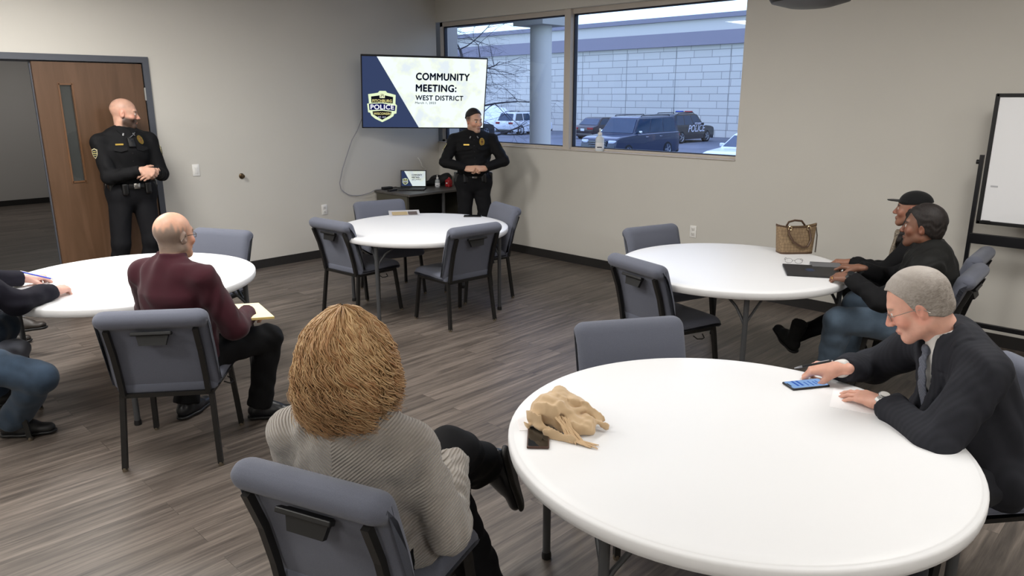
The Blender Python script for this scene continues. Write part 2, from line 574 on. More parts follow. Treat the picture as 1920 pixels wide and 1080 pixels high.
def skin_material(name, base, rough=0.5):
    """skin with a per-point tint (lips, brows, stubble, cropped hair) held in the 'tint' colour attribute"""
    if name in _MC: return _MC[name]
    m = bpy.data.materials.new(name); m.use_nodes = True
    nt = m.node_tree; b = nt.nodes['Principled BSDF']
    at = N(nt, 'ShaderNodeAttribute', attribute_name='tint')
    n = N(nt, 'ShaderNodeTexNoise', i_Scale=22.0, i_Detail=4.0)
    t = N(nt, 'ShaderNodeTexCoord'); nt.links.new(t.outputs['Object'], n.inputs['Vector'])
    mr = N(nt, 'ShaderNodeMapRange'); mr.inputs['From Min'].default_value = .3; mr.inputs['From Max'].default_value = .7
    mr.inputs['To Min'].default_value = .9; mr.inputs['To Max'].default_value = 1.1
    nt.links.new(n.outputs['Fac'], mr.inputs['Value'])
    sc = N(nt, 'ShaderNodeVectorMath', operation='SCALE')
    nt.links.new(at.outputs['Color'], sc.inputs[0]); nt.links.new(mr.outputs['Result'], sc.inputs['Scale'])
    nt.links.new(sc.outputs['Vector'], b.inputs['Base Color'])
    b.inputs['Roughness'].default_value = rough
    b.inputs['Subsurface Weight'].default_value = 0.12
    b.inputs['Subsurface Radius'].default_value = (0.010, 0.004, 0.002)
    b.inputs['Subsurface Scale'].default_value = 1.0
    n2 = N(nt, 'ShaderNodeTexNoise', i_Scale=260.0, i_Detail=2.0); nt.links.new(t.outputs['Object'], n2.inputs['Vector'])
    bp = N(nt, 'ShaderNodeBump'); bp.inputs['Strength'].default_value = .12; bp.inputs['Distance'].default_value = .001
    nt.links.new(n2.outputs['Fac'], bp.inputs['Height']); nt.links.new(bp.outputs['Normal'], b.inputs['Normal'])
    _MC[name] = m
    return m

def sstep(a, b, x):
    t = np.clip((x - a) / (b - a), 0, 1); return t * t * (3 - 2 * t)

def mixc(C, col, w):
    c = np.array(lin(col)[:3]); return C * (1 - w[:, None]) + c * w[:, None]

class Person:
    def __init__(s, p, label, skin='c99a83', lips='a86a5c', brow='4a3828', far=False, hh=0.003, group=None, origin=None):
        s.p = p; s.far = far
        s.origin = np.array([p.P[0], p.P[1], 0.0]) if origin is None else np.asarray(origin, float)
        s.hh = hh; s.label = label; s.skin = skin; s.lips = lips; s.brow = brow; s.tints = []
        s.hands = []; s.fat = 0.0; s.refine = [(p.H, .135 * p.S, hh)]
        s.legs = True; s.tips = {}
    def hand(s, side, fwd, back, pose='relaxed', size=1.0):
        s.hands.append((side, np.asarray(fwd, float), np.asarray(back, float), pose, size)); return s
    def body(s):
        p = s.p
        F = Field(h=0.012)
        torso_ops(F, p, -.012)
        for sd in 'rl':
            if hasattr(p, 'w' + sd): arm_ops(F, p, sd, -.008, cut=False)
            if hasattr(p, 'a' + sd):
                leg_ops(F, p, sd, -.010, cut=False)
        head_ops(F, p, s.fat)
        F.refine = list(s.refine)
        for sd, fw, bk, po, sz in s.hands:
            w = p.wr if sd == 'r' else p.wl
            s.tips[sd] = hand_ops(F, w, fw, bk, p.S * sz, po, sd)
            F.refine.append((w + unit(fw) * .085, .12, s.hh))
        P, Q = F.mesh(smooth=1)
        o = link('person', np_mesh('person', P, Q, s.origin), skin_material('skin_' + s.skin, s.skin))
        o.location = s.origin
        C = np.tile(np.array(lin(s.skin)[:3]), (len(P), 1))
        h = p.hloc(P); x, y, z = h[:, 0], h[:, 1], h[:, 2]
        near = (np.abs(x) < .1) & (np.abs(y) < .14) & (np.abs(z) < .14)
        ell = lambda cx, cy, cz, rx, ry, rz: np.clip(1.4 - np.sqrt(((np.abs(x) - cx) / rx) ** 2 + ((y - cy) / ry) ** 2 + ((z - cz) / rz) ** 2), 0, .4) / .4
        red = np.array(lin(s.skin)[:3]) * np.array([1.08, .80, .78])
        w = (ell(0, .11, -.03, .02, .03, .02) + ell(.05, .07, -.03, .03, .03, .025) + ell(.08, -.005, -.01, .02, .03, .04)) * .5 * near
        w = np.clip(w, 0, 1)[:, None]; C = C * (1 - w) + red * w
        C = mixc(C, s.lips, ell(0, .097, -.070, .024, .016, .010) * near * .8)
        C = mixc(C, s.brow, ell(.033, .086, .0235, .018, .018, .0055) * near * .8)
        for fn in s.tints: C = fn(C, x, y, z, near)
        set_attr(o.data, 'tint', np.concatenate([C, np.ones((len(C), 1))], 1))
        tag(o, s.label, 'person')
        s.o = o
        # eyes
        for sx in (-1, 1):
            c = p.hp(sx * .0315, .0775, .000)
            m = MB()
            prof = [(0.0135 * math.sin(a) * p.S, 0.0135 * math.cos(a) * p.S) for a in np.linspace(0, PI, 13)]
            prof[0] = (0, prof[0][1]); prof[-1] = (0, prof[-1][1])
            Rm = Matrix(((p.hr[0], p.hu[0], p.hf[0]), (p.hr[1], p.hu[1], p.hf[1]), (p.hr[2], p.hu[2], p.hf[2])))
            m.lathe(prof, c - s.origin, 20, Rm)
            e = m.build('eye', [mat('eye_white', 'd8d2cc', .25), mat('eye_iris', '33261c', .15)], o, norm=True)
            for f in e.data.polygons:
                v = np.array(f.center) + s.origin - c
                if v @ p.hf > .0135 * p.S * .86: f.material_index = 1
        return o
    def part(s, name, F, material, disp=None, smooth=1, tc=True, label=None, parent=None):
        P, Q = F.mesh(disp, smooth)
        me = np_mesh(name, P, Q, s.origin)
        o = link(name, me, material, parent or s.o)
        if tc: set_attr(me, 'tc', s.p.tc(P), 'FLOAT_VECTOR')
        if label: o['label'] = label
        return o
    def attach(s, name, mb, material, parent=None, **kw):
        """mesh given in world space"""
        bmesh.ops.translate(mb.bm, vec=Vector(-s.origin), verts=mb.bm.verts)
        return mb.build(name, material, parent or s.o, **kw)
    def shoe(s, side, toe, material, solemat, up=(0, 0, 1), size=1.0, h=.006, boot=0.0):
        p = s.p; S = p.S * size
        a = p.ar if side == 'r' else p.al
        toe = unit(toe); up = unit(np.asarray(up, float) - toe * (np.asarray(up, float) @ toe)); lat = np.cross(toe, up)
        q = lambda x, y, z: a + (lat * x + toe * y + up * z) * S
        F = Field(h=h)
        F.cone(q(0, -.035, -.045), q(0, .06, -.055), .040 * S, .042 * S, .02, axis=up, flat=1.0)
        F.cone(q(0, .05, -.055), q(0, .165, -.062), .045 * S, .036 * S, .02, axis=up, flat=.72)
        F.cone(q(0, -.01, -.03), q(0, -.008, .025 + boot), .042 * S, (.043 + boot * .12) * S, .02, cutb=True)
        F.cone(q(0, 0, .0), q(0, .09, -.045), .034 * S, .034 * S, .02)
        F.plane(q(0, 0, -.082), -up, .004)
        o = s.part('shoe', F, material)
        G = Field(h=min(h, .005))
        G.cone(q(0, -.038, -.082), q(0, .055, -.082), .042 * S, .046 * S, .02, axis=up, flat=.5)
        G.cone(q(0, .05, -.082), q(0, .172, -.080), .049 * S, .038 * S, .02, axis=up, flat=.45)
        G.plane(q(0, 0, -.094), -up, .002); G.plane(q(0, 0, -.074), up, .002)
        s.part('sole', G, solemat, parent=o)
        return o
# ---------------------------------------------------------------- camera
CAMP = (7.59858, -6.41602, 1.85781)
YAW, PITCH, ROLL, FPX = -0.77209, 0.25528, -0.000986, 1378.4
def cam_axes():
    cp, sp = math.cos(PITCH), math.sin(PITCH)
    f = Vector((math.sin(YAW) * cp, math.cos(YAW) * cp, -sp))
    r = Vector((math.cos(YAW), -math.sin(YAW), 0)); u = r.cross(f)
    return r * math.cos(ROLL) + u * math.sin(ROLL), u * math.cos(ROLL) - r * math.sin(ROLL), f
cd = bpy.data.cameras.new('camera'); cam = bpy.data.objects.new('camera', cd); COL.objects.link(cam)
r_, u_, f_ = cam_axes()
cam.matrix_world = Matrix(((r_.x, u_.x, -f_.x, CAMP[0]), (r_.y, u_.y, -f_.y, CAMP[1]), (r_.z, u_.z, -f_.z, CAMP[2]), (0, 0, 0, 1)))
cd.sensor_width = 36; cd.lens = 36 * FPX / 1920; cd.clip_start = 0.05; cd.clip_end = 300
SC.camera = cam

# ---------------------------------------------------------------- materials of the room
def wall_mat(name, col):
    return mat(name, col, rough=.75, spec=.25, bump=.08, bscale=350, var=.015, vscale=1.2)
M_wall = wall_mat('wall_paint', 'c9c5bd')
M_hall = wall_mat('hall_paint', 'b9b5b1')
M_ceil = wall_mat('ceiling_paint', 'd9d6d0')
M_base = mat('rubber_base', '262423', rough=.5)
M_black = mat('black_metal', '17171a', rough=.35, spec=.5)
M_blackp = mat('black_plastic', '151516', rough=.45)
M_steel = mat('brushed_steel', 'a8a8a6', rough=.35, metal=1)
M_white = mat('white_plastic', 'e6e4e0', rough=.4)
M_frame = mat('door_frame_paint', '4d5058', rough=.45)
M_alu = mat('window_aluminium', 'bdb4aa', rough=.45, metal=.0)
M_gasket = mat('window_gasket', '1a1d2b', rough=.6)

def floor_mat():
    m = bpy.data.materials.new('floor_planks'); m.use_nodes = True
    nt = m.node_tree; b = nt.nodes['Principled BSDF']
    t = N(nt, 'ShaderNodeTexCoord')
    sep = N(nt, 'ShaderNodeSeparateXYZ'); nt.links.new(t.outputs['Object'], sep.inputs[0])
    cmb = N(nt, 'ShaderNodeCombineXYZ'); nt.links.new(sep.outputs['Y'], cmb.inputs['X']); nt.links.new(sep.outputs['X'], cmb.inputs['Y'])
    br = N(nt, 'ShaderNodeTexBrick', offset=.37, offset_frequency=2)
    br.inputs['Scale'].default_value = 1; br.inputs['Brick Width'].default_value = 1.22; br.inputs['Row Height'].default_value = .152
    br.inputs['Mortar Size'].default_value = .0012; br.inputs['Mortar Smooth'].default_value = .2; br.inputs['Bias'].default_value = 0
    br.inputs['Color1'].default_value = (0, 0, 0, 1); br.inputs['Color2'].default_value = (1, 1, 1, 1); br.inputs['Mortar'].default_value = (.5, .5, .5, 1)
    nt.links.new(cmb.outputs[0], br.inputs['Vector'])
    # grain: noise stretched along the plank, shifted per plank
    mul = N(nt, 'ShaderNodeVectorMath', operation='MULTIPLY'); mul.inputs[1].default_value = (.85, 14, 1)
    nt.links.new(cmb.outputs[0], mul.inputs[0])
    sh = N(nt, 'ShaderNodeVectorMath', operation='MULTIPLY_ADD'); sh.inputs[1].default_value = (37, 37, 37)
    nt.links.new(br.outputs['Color'], sh.inputs[0]); nt.links.new(mul.outputs[0], sh.inputs[2])
    n1 = N(nt, 'ShaderNodeTexNoise', i_Scale=1.6, i_Detail=7.0, i_Roughness=.62, i_Distortion=.5); nt.links.new(sh.outputs[0], n1.inputs['Vector'])
    n2 = N(nt, 'ShaderNodeTexNoise', i_Scale=6.0, i_Detail=4.0, i_Roughness=.6); nt.links.new(sh.outputs[0], n2.inputs['Vector'])
    cr = N(nt, 'ShaderNodeValToRGB'); e = cr.color_ramp.elements
    e[0].position = .30; e[0].color = lin('3d3732'); e[1].position = .72; e[1].color = lin('7b7168')
    k = cr.color_ramp.elements.new(.48); k.color = lin('5f564f')
    nt.links.new(n1.outputs['Fac'], cr.inputs['Fac'])
    mr = N(nt, 'ShaderNodeMapRange'); mr.inputs['From Min'].default_value = .3; mr.inputs['From Max'].default_value = .7; mr.inputs['To Min'].default_value = .78; mr.inputs['To Max'].default_value = 1.18
    nt.links.new(n2.outputs['Fac'], mr.inputs['Value'])
    pl = N(nt, 'ShaderNodeMapRange'); pl.inputs['To Min'].default_value = .77; pl.inputs['To Max'].default_value = 1.06
    nt.links.new(br.outputs['Color'], pl.inputs['Value'])
    m1 = N(nt, 'ShaderNodeMath', operation='MULTIPLY'); nt.links.new(mr.outputs[0], m1.inputs[0]); nt.links.new(pl.outputs[0], m1.inputs[1])
    jo = N(nt, 'ShaderNodeMapRange'); jo.inputs['To Min'].default_value = 1; jo.inputs['To Max'].default_value = .55
    nt.links.new(br.outputs['Fac'], jo.inputs['Value'])
    m2 = N(nt, 'ShaderNodeMath', operation='MULTIPLY'); nt.links.new(m1.outputs[0], m2.inputs[0]); nt.links.new(jo.outputs[0], m2.inputs[1])
    sc = N(nt, 'ShaderNodeVectorMath', operation='SCALE'); nt.links.new(cr.outputs['Color'], sc.inputs[0]); nt.links.new(m2.outputs[0], sc.inputs['Scale'])
    nt.links.new(sc.outputs['Vector'], b.inputs['Base Color'])
    b.inputs['Roughness'].default_value = .42; b.inputs['Specular IOR Level'].default_value = .35
    bp = N(nt, 'ShaderNodeBump'); bp.inputs['Strength'].default_value = .15; bp.inputs['Distance'].default_value = .002
    nt.links.new(n1.outputs['Fac'], bp.inputs['Height']); nt.links.new(bp.outputs['Normal'], b.inputs['Normal'])
    return m
M_floor = floor_mat()

def wood_mat(name, c1, c2, axis='Z', rough=.4):
    m = bpy.data.materials.new(name); m.use_nodes = True
    nt = m.node_tree; b = nt.nodes['Principled BSDF']
    t = N(nt, 'ShaderNodeTexCoord'); mp = N(nt, 'ShaderNodeMapping')
    mp.inputs['Scale'].default_value = {'Z': (9, 9, .8), 'Y': (9, .8, 9), 'X': (.8, 9, 9)}[axis]
    nt.links.new(t.outputs['Object'], mp.inputs['Vector'])
    n = N(nt, 'ShaderNodeTexNoise', i_Scale=1.5, i_Detail=6.0, i_Distortion=.8); nt.links.new(mp.outputs[0], n.inputs['Vector'])
    cr = N(nt, 'ShaderNodeValToRGB'); e = cr.color_ramp.elements
    e[0].position = .3; e[0].color = lin(c1); e[1].position = .7; e[1].color = lin(c2)
    nt.links.new(n.outputs['Fac'], cr.inputs['Fac']); nt.links.new(cr.outputs['Color'], b.inputs['Base Color'])
    b.inputs['Roughness'].default_value = rough
    return m
M_door = wood_mat('door_veneer', '513a27', '624835')

RX, RY, RZ = 10.4, -10.0, 3.05
def struct(name, mb, m, parent=None, **kw):
    o = mb.build(name, m, parent, **kw)
    if parent is None: o['kind'] = 'structure'
    return o
# floor of the room and of the hall beyond the doors
struct('floor', MB().box(((RX - 7.8) / 2, RY / 2, -.05), (RX + 7.8, -RY + .4, .1)), M_floor, smooth=0)
struct('ceiling', MB().box((RX / 2, RY / 2, RZ + .05), (RX + .3, -RY + .4, .1)), M_ceil, smooth=0)
WZ0, WZ1, WX1 = 1.272, 2.765, 4.257
w = MB()
w.box((RX / 2, .1, WZ0 / 2), (RX, .2, WZ0)); w.box((RX / 2, .1, (WZ1 + RZ) / 2), (RX, .2, RZ - WZ1)); w.box(((WX1 + RX) / 2, .1, (WZ0 + WZ1) / 2), (RX - WX1, .2, WZ1 - WZ0))
struct('wall_back', w, M_wall, smooth=0)
DY0, DY1, DZ = -5.50, -3.645, 2.166      # double door opening
w = MB()
w.box((-.075, DY1 / 2 - .1 + .1, RZ / 2), (.15, -DY1, RZ)); w.box((-.075, (DY0 + RY) / 2, RZ / 2), (.15, DY0 - RY, RZ)); w.box((-.075, (DY0 + DY1) / 2, (DZ + RZ) / 2), (.15, DY1 - DY0, RZ - DZ))
struct('wall_left', w, M_wall, smooth=0)
struct('wall_right', MB().box((RX + .075, RY / 2, RZ / 2), (.15, -RY, RZ)), M_wall, smooth=0)
struct('wall_front', MB().box((RX / 2, RY - .075, RZ / 2), (RX, .15, RZ)), M_wall, smooth=0)
# hall behind the doors
w = MB(); w.box((-7.78, -5, RZ / 2), (.15, 10.2, RZ)); w.box((-3.93, -.2, RZ / 2), (7.55, .1, RZ)); w.box((-3.93, -9.9, RZ / 2), (7.55, .1, RZ)); w.box((-3.93, -5, RZ + .05), (7.85, 10, .1))
struct('wall_hall', w, M_hall, smooth=0)
b = MB(); b.box((-7.698, -5, .048), (.014, 9.6, .096)); struct('baseboard_hall', b, M_base, smooth=0)
b = MB(); b.box((RX / 2 + .006, -.006, .048), (RX - .012, .012, .0957)); struct('baseboard_back', b, M_base, smooth=0)
b = MB(); b.box((.006, (-3.585 - .012) / 2, .048), (.012, 3.573, .0957)); b.box((.006, (-5.56 + RY) / 2, .048), (.012, 4.44, .0957)); struct('baseboard_left', b, M_base, smooth=0)
# door frame
f = MB()
for y, s in ((DY1, 1), (DY0, -1)):
    f.box((-.07, y + s * .0275, DZ / 2), (.18, .055, DZ))
    f.box((-.06, y - s * .006, DZ / 2), (.03, .018, DZ))
f.box((-.07, (DY0 + DY1) / 2, DZ + .0275), (.18, DY1 - DY0 + .11, .055))
f.box((-.06, (DY0 + DY1) / 2, DZ - .006), (.03, DY1 - DY0, .018))
df = struct('trim_1', f, M_frame, smooth=0)
# closed leaf with its narrow glass
L0, L1 = -4.562, -3.654
gy0, gy1, gz0, gz1 = -4.378, -4.268, 1.10, 1.965
x0, x1 = -.038, .006
d = MB()
xm, xt = (x0 + x1) / 2, x1 - x0
d.box((xm, (L0 + gy0) / 2, 1.082), (xt, gy0 - L0, 2.144)); d.box((xm, (gy1 + L1) / 2, 1.082), (xt, L1 - gy1, 2.144))
d.box((xm, (gy0 + gy1) / 2, (gz0 + .01) / 2), (xt, gy1 - gy0, gz0 - .01)); d.box((xm, (gy0 + gy1) / 2, (gz1 + 2.154) / 2), (xt, gy1 - gy0, 2.154 - gz1))
leaf = struct('door_1', d, M_door, smooth=0)
g = MB()
for yy in (gy0, gy1): g.box((xm, yy, (gz0 + gz1) / 2), (xt + .012, .014, gz1 - gz0 + .028))
for zz in (gz0, gz1): g.box((xm, (gy0 + gy1) / 2, zz), (xt + .012, gy1 - gy0, .014))
g.build('lite_frame', wood_mat('lite_wood', '5d4029', '6d4c33'), leaf, smooth=0)
M_glass = mat('door_glass', '989d9c', rough=.03, trans=.9, ior=1.45, spec=.6)
MB().box((xm, (gy0 + gy1) / 2, (gz0 + gz1) / 2), (.006, gy1 - gy0, gz1 - gz0)).build('pane', M_glass, leaf, smooth=0)
for z in (1.88, 1.08, .28):
    MB().box((.010, L1 + .006, z), (.012, .022, .115)).tube([(.014, L1 + .006, z - .06), (.014, L1 + .006, z + .06)], .007, 10).build('hinge', M_steel, leaf)
MB().box((x0 - .004, L0 - .004, 1.08), (.02, .012, 2.14)).build('astragal', M_frame, leaf, smooth=0)
# the other leaf stands open into the hall
l2 = MB().box((-.60, DY0 + .022, 1.082), (.9, .044, 2.144)); l2 = struct('door_2', l2, M_door, smooth=0)
MB().tube([(-.98, DY0 + .044, 1.04), (-.98, DY0 + .10, 1.04), (-.87, DY0 + .10, 1.04)], .009, 10).build('door_handle', M_steel, l2)

# ---------------------------------------------------------------- window
w = MB()
fx0, fx1, fz0, fz1 = .0, WX1, WZ0 + .0, WZ1
fy = .115
for x in (fx0 + .025, fx1 - .012): w.box((x, fy, (fz0 + fz1) / 2), (.05 if x < 1 else .024, .09, fz1 - fz0))
w.box((2.166, fy - .02, (fz0 + fz1) / 2), (.085, .13, fz1 - fz0))
w.box((WX1 / 2, fy, fz1 - .025), (WX1, .09, .05)); w.box((WX1 / 2, fy, fz0 + .016), (WX1, .09, .033))
win = struct('window_1', w, M_alu, smooth=0)
M_pane = mat('window_glass', 'e8f0ff', rough=.0, trans=1.0, ior=1.0, spec=.0)
def window_glass():
    m = bpy.data.materials.new('window_pane'); m.use_nodes = True
    nt = m.node_tree; nt.nodes.remove(nt.nodes['Principled BSDF']); out = nt.nodes['Material Output']
    t = N(nt, 'ShaderNodeBsdfTransparent'); t.inputs['Color'].default_value = (.90, .93, 1, 1)
    g = N(nt, 'ShaderNodeBsdfGlossy'); g.inputs['Roughness'].default_value = .02
    fr = N(nt, 'ShaderNodeFresnel', i_IOR=1.25)
    mx = N(nt, 'ShaderNodeMixShader'); nt.links.new(fr.outputs[0], mx.inputs[0]); nt.links.new(t.outputs[0], mx.inputs[1]); nt.links.new(g.outputs[0], mx.inputs[2])
    nt.links.new(mx.outputs[0], out.inputs['Surface'])
    return m
M_pane = window_glass()
for a, bb in ((.05, 2.1235), (2.2085, WX1 - .024)):
    z0, z1 = fz0 + .033, fz1 - .05
    g = MB()
    for x in (a + .006, bb - .006): g.box((x, fy, (z0 + z1) / 2), (.012, .05, z1 - z0))
    for z in (z0 + .004, z1 - .006): g.box(((a + bb) / 2, fy, z), (bb - a, .05, .012 if z > 2 else .008))
    g.build('window_gasket', M_gasket, win, smooth=0)
    MB().box(((a + bb) / 2, fy, (z0 + z1) / 2), (bb - a - .01, .006, z1 - z0 - .01)).build('pane', M_pane, win, smooth=0)
struct('trim_2', MB().box((WX1 / 2, .028, WZ0 + .004), (WX1 - .002, .084, .008), bev=.002), mat('sill_paint', 'c3b8ab', rough=.5), smooth=0)

# ---------------------------------------------------------------- wall fittings
def plate(name, loc, rz, label, kind):
    o = MB().box((0, -.004, 0), (.072, .008, .118), bev=.003).build(name, M_white, None, smooth=40)
    o.location = loc; o.rotation_euler = (0, 0, rz)
    if kind == 'switch':
        MB().box((0, -.010, 0), (.033, .006, .067), bev=.002).build('rocker', M_white, o)
        MB().box((0, -.0135, .012), (.028, .003, .036), Matrix.Rotation(.06, 3, 'X')).build('paddle', M_white, o)
    else:
        for z in (.024, -.024):
            r = MB().box((0, -.0095, z), (.034, .004, .030), bev=.004).build('socket', mat('socket_white', 'd9d6d1', .4), o)
            s = MB()
            for sx in (-.006, .006): s.box((sx, -.0118, z + .003), (.0022, .001, .009))
            s.box((0, -.0118, z - .008), (.004, .001, .004)); s.build('slots', M_blackp, o, smooth=0).name = 'socket_slot'
    tag(o, label, 'light switch' if kind == 'switch' else 'outlet')
    return o
plate('light_switch', (0, -3.243, 1.129), PI / 2, 'white light switch plate on the wall right of the wooden door', 'switch')
plate('wall_outlet', (0, -1.784, .566), PI / 2, 'white wall outlet low on the wall under the hanging screen cable', 'outlet')
plate('wall_outlet', (3.864, 0, .556), 0, 'white wall outlet below the window, behind the table with the handbag', 'outlet')
o = MB().lathe([(0, 0), (.030, 0), (.030, .004), (.024, .008), (.012, .010), (.011, .03), (.017, .033), (.019, .041), (.015, .048), (0, .050)], n=24, M=Matrix.Rotation(PI / 2, 3, 'Y')).build('door_stop', mat('bronze', '6b5a45', rough=.3, metal=.9))
o.location = (0, -2.761, 1.033); tag(o, 'round bronze wall door stop at hip height on the bare wall', 'door stop')
# ---------------------------------------------------------------- chairs
def fabric(name, col, rough=.9):
    m = mat(name, col, rough=rough, spec=.15, bump=.35, bscale=900, var=.10, vscale=420, sheen=.15)
    return m
M_fab = fabric('chair_fabric', '60636f')
M_fabd = fabric('chair_back_panel', '585c68')
M_leg = mat('chair_steel', '232221', rough=.42, metal=.3)
M_glide = mat('chair_glide', '6f6557', rough=.4, metal=.6)

def cushion(fn_outline, name, m, parent):
    pass

def pad(profile, half, name, m, parent, nx=18, edge=.035):
    """closed profile in YZ swept across X with rounded ends"""
    n = len(profile)
    cy = sum(p[0] for p in profile) / n; cz = sum(p[1] for p in profile) / n
    xs = []
    for i in range(nx + 1):
        t = -1 + 2 * i / nx
        xs.append(t)
    st = [(-half + edge * (1 - math.cos(a)) , math.sin(a)) for a in np.linspace(0.12, PI / 2, 6)]
    stations = st + [(x, 1.0) for x in np.linspace(-half + edge * 1.3, half - edge * 1.3, nx)] + [(-x, s) for x, s in st[::-1]]
    mb = MB(); rings = []
    # inset of the profile by distance e*(1-s)
    for x, s in stations:
        e = edge * .75 * (1 - s)
        ring = []
        for i, (y, z) in enumerate(profile):
            a = profile[i - 1]; b = profile[(i + 1) % n]
            ty, tz = b[0] - a[0], b[1] - a[1]; L = math.hypot(ty, tz) + 1e-9
            ny, nz = -tz / L, ty / L      # inward for clockwise order decided below
            ring.append((x, y + ny * e, z + nz * e))
        rings.append(ring)
    V = [[mb.bm.verts.new(p) for p in r] for r in rings]
    for i in range(len(V) - 1):
        for k in range(n): mb.bm.faces.new((V[i][k], V[i][(k + 1) % n], V[i + 1][(k + 1) % n], V[i + 1][k]))
    mb.bm.faces.new(V[0][::-1]); mb.bm.faces.new(V[-1])
    return mb.build(name, m, parent, smooth=60)

def ccw(P):
    a = sum(P[i][0] * P[(i + 1) % len(P)][1] - P[(i + 1) % len(P)][0] * P[i][1] for i in range(len(P)))
    return P if a > 0 else P[::-1]

def round_poly(P, r, n=4):
    """round the corners of a polygon"""
    out = []
    for i in range(len(P)):
        p = Vector(P[i]).to_2d(); a = Vector(P[i - 1]).to_2d(); b = Vector(P[(i + 1) % len(P)]).to_2d()
        ri = r[i] if isinstance(r, (list, tuple)) else r
        da = (a - p); db = (b - p); ra = min(ri, da.length * .48); rb = min(ri, db.length * .48)
        s = p + da.normalized() * ra; e = p + db.normalized() * rb
        for k in range(n + 1):
            t = k / n
            q = s * (1 - t) ** 2 + p * 2 * t * (1 - t) + e * t * t
            out.append((q.x, q.y))
    return out

def make_chair():
    c = empty('stacking_chair')
    # seat, padded with a waterfall front
    P = round_poly([(-.20, .395), (.21, .395), (.255, .375), (.262, .435), (.20, .475), (0, .468), (-.20, .462)], [.02, .03, .03, .035, .05, .05, .03])
    pad(ccw(P), .245, 'seat', M_fab, c, edge=.045)
    # backrest, leaning, with the roll at the top that hangs over behind
    P = round_poly([(-.185, .415), (-.150, .43), (-.165, .60), (-.225, .795), (-.245, .850), (-.300, .868), (-.345, .835), (-.335, .785), (-.290, .765), (-.245, .64), (-.212, .50)],
                   [.02, .02, .05, .05, .035, .035, .03, .025, .02, .06, .05])
    pad(ccw(P), .262, 'backrest', M_fab, c, edge=.05)
    # steel: uprights, legs, seat frame
    for s in (-1, 1):
        m = MB(); m.tube([(s * .205, -.318, .772), (s * .205, -.268, .64), (s * .205, -.233, .50), (s * .205, -.215, .40)], .0125, square=True, up=(1, 0, 0)); m.build('upright', M_leg, c, smooth=0)
        m = MB(); m.tube([(s * .215, -.20, .405), (s * .217, -.205, .36), (s * .235, -.246, .012)], .0125, square=True, up=(1, 0, 0)); l = m.build('leg', M_leg, c, smooth=0)
        MB().lathe([(0, 0), (.014, 0), (.015, .006), (.013, .02), (0, .02)], (s * .2355, -.2465, 0), 14).build('foot_glide', M_glide, l)
        m = MB(); m.tube([(s * .215, .20, .395), (s * .217, .208, .35), (s * .235, .246, .012)], .0125, square=True, up=(1, 0, 0)); l = m.build('leg', M_leg, c, smooth=0)
        MB().lathe([(0, 0), (.014, 0), (.015, .006), (.013, .02), (0, .02)], (s * .2355, .2465, 0), 14).build('foot_glide', M_glide, l)
        m = MB(); m.tube([(s * .215, -.215, .395), (s * .215, .215, .385)], .011, square=True); m.build('side_rail', M_leg, c, smooth=0)
    for y_, z_ in ((-.205, .395), (.20, .385)): MB().tube([(-.205, y_, z_), (.205, y_, z_)], .011, square=True).build('cross_rail', M_leg, c, smooth=0)
    m = MB(); m.tube([(.222, .02, .36), (.25, .03, .345), (.262, .06, .345), (.25, .09, .345), (.222, .10, .36)], .004, 6); m.build('ganging_hook', M_leg, c)
    # pull handle let into the back
    m = MB(); mt = Matrix.Rotation(-.36, 3, 'X')
    m.box((0, -.318, .752), (.19, .028, .018), mt, bev=.004)
    m.prism([(-.078, 0), (.078, 0), (.062, -.062), (-.062, -.062)], .018, Matrix(((1, 0, 0), (0, .30, -.954), (0, .954, .30))).to_3x3(), (0, -.290, .748))
    m.build('pull_handle', M_blackp, c, smooth=0)
    return c
chair0 = make_chair(); chair_used = [False]
def place_chair(x, y, a, label):
    c = chair0 if not chair_used[0] else copy_tree(chair0)
    chair_used[0] = True
    c.location = (x, y, 0); c.rotation_euler = (0, 0, a)
    tag(c, label, 'chair', 'grey fabric stacking chairs around the tables')
    return c
bpy.context.view_layer.update()
place_chair(5.845, -5.235, .34, 'grey fabric chair under the woman in the grey knit cardigan, nearest at the bottom edge')
place_chair(3.749, -5.018, .909, 'grey fabric chair seen from behind under the man in the burgundy sweater')
place_chair(2.74, -5.75, -.35, 'grey fabric chair under the person in jeans cut off by the left edge')
place_chair(2.177, -4.201, 3.605, 'empty grey fabric chair on the far side of the left table, by the bare wall')
place_chair(2.246, -2.828, .082, 'empty grey fabric chair at the middle table, on its left, its back to the camera')
place_chair(1.87, -2.212, 4.435, 'empty grey fabric chair behind the middle table, in front of the corner desk')
place_chair(3.032, -2.424, 1.491, 'empty grey fabric chair at the right of the middle table, its back to the camera')
place_chair(2.59, -1.73, 2.816, 'empty grey fabric chair at the middle table beside the standing presenter, turned to the camera')
place_chair(4.637, -1.596, 4.412, 'empty grey fabric chair behind the table with the handbag, below the window')
place_chair(5.07, -2.33, -.265, 'empty grey fabric chair at the left of the handbag table, its back to the camera')
place_chair(5.966, -3.871, 4.141, 'empty grey fabric chair tucked behind the nearest white table')
place_chair(7.05, -3.38, 2.44, 'grey fabric chair at the right edge under the man in the dark suit')
place_chair(6.31, -1.47, 1.63, 'grey fabric chair under the man in the black padded vest')
place_chair(6.21, -.84, 1.63, 'grey fabric chair under the woman in the black cap, next to the whiteboard')

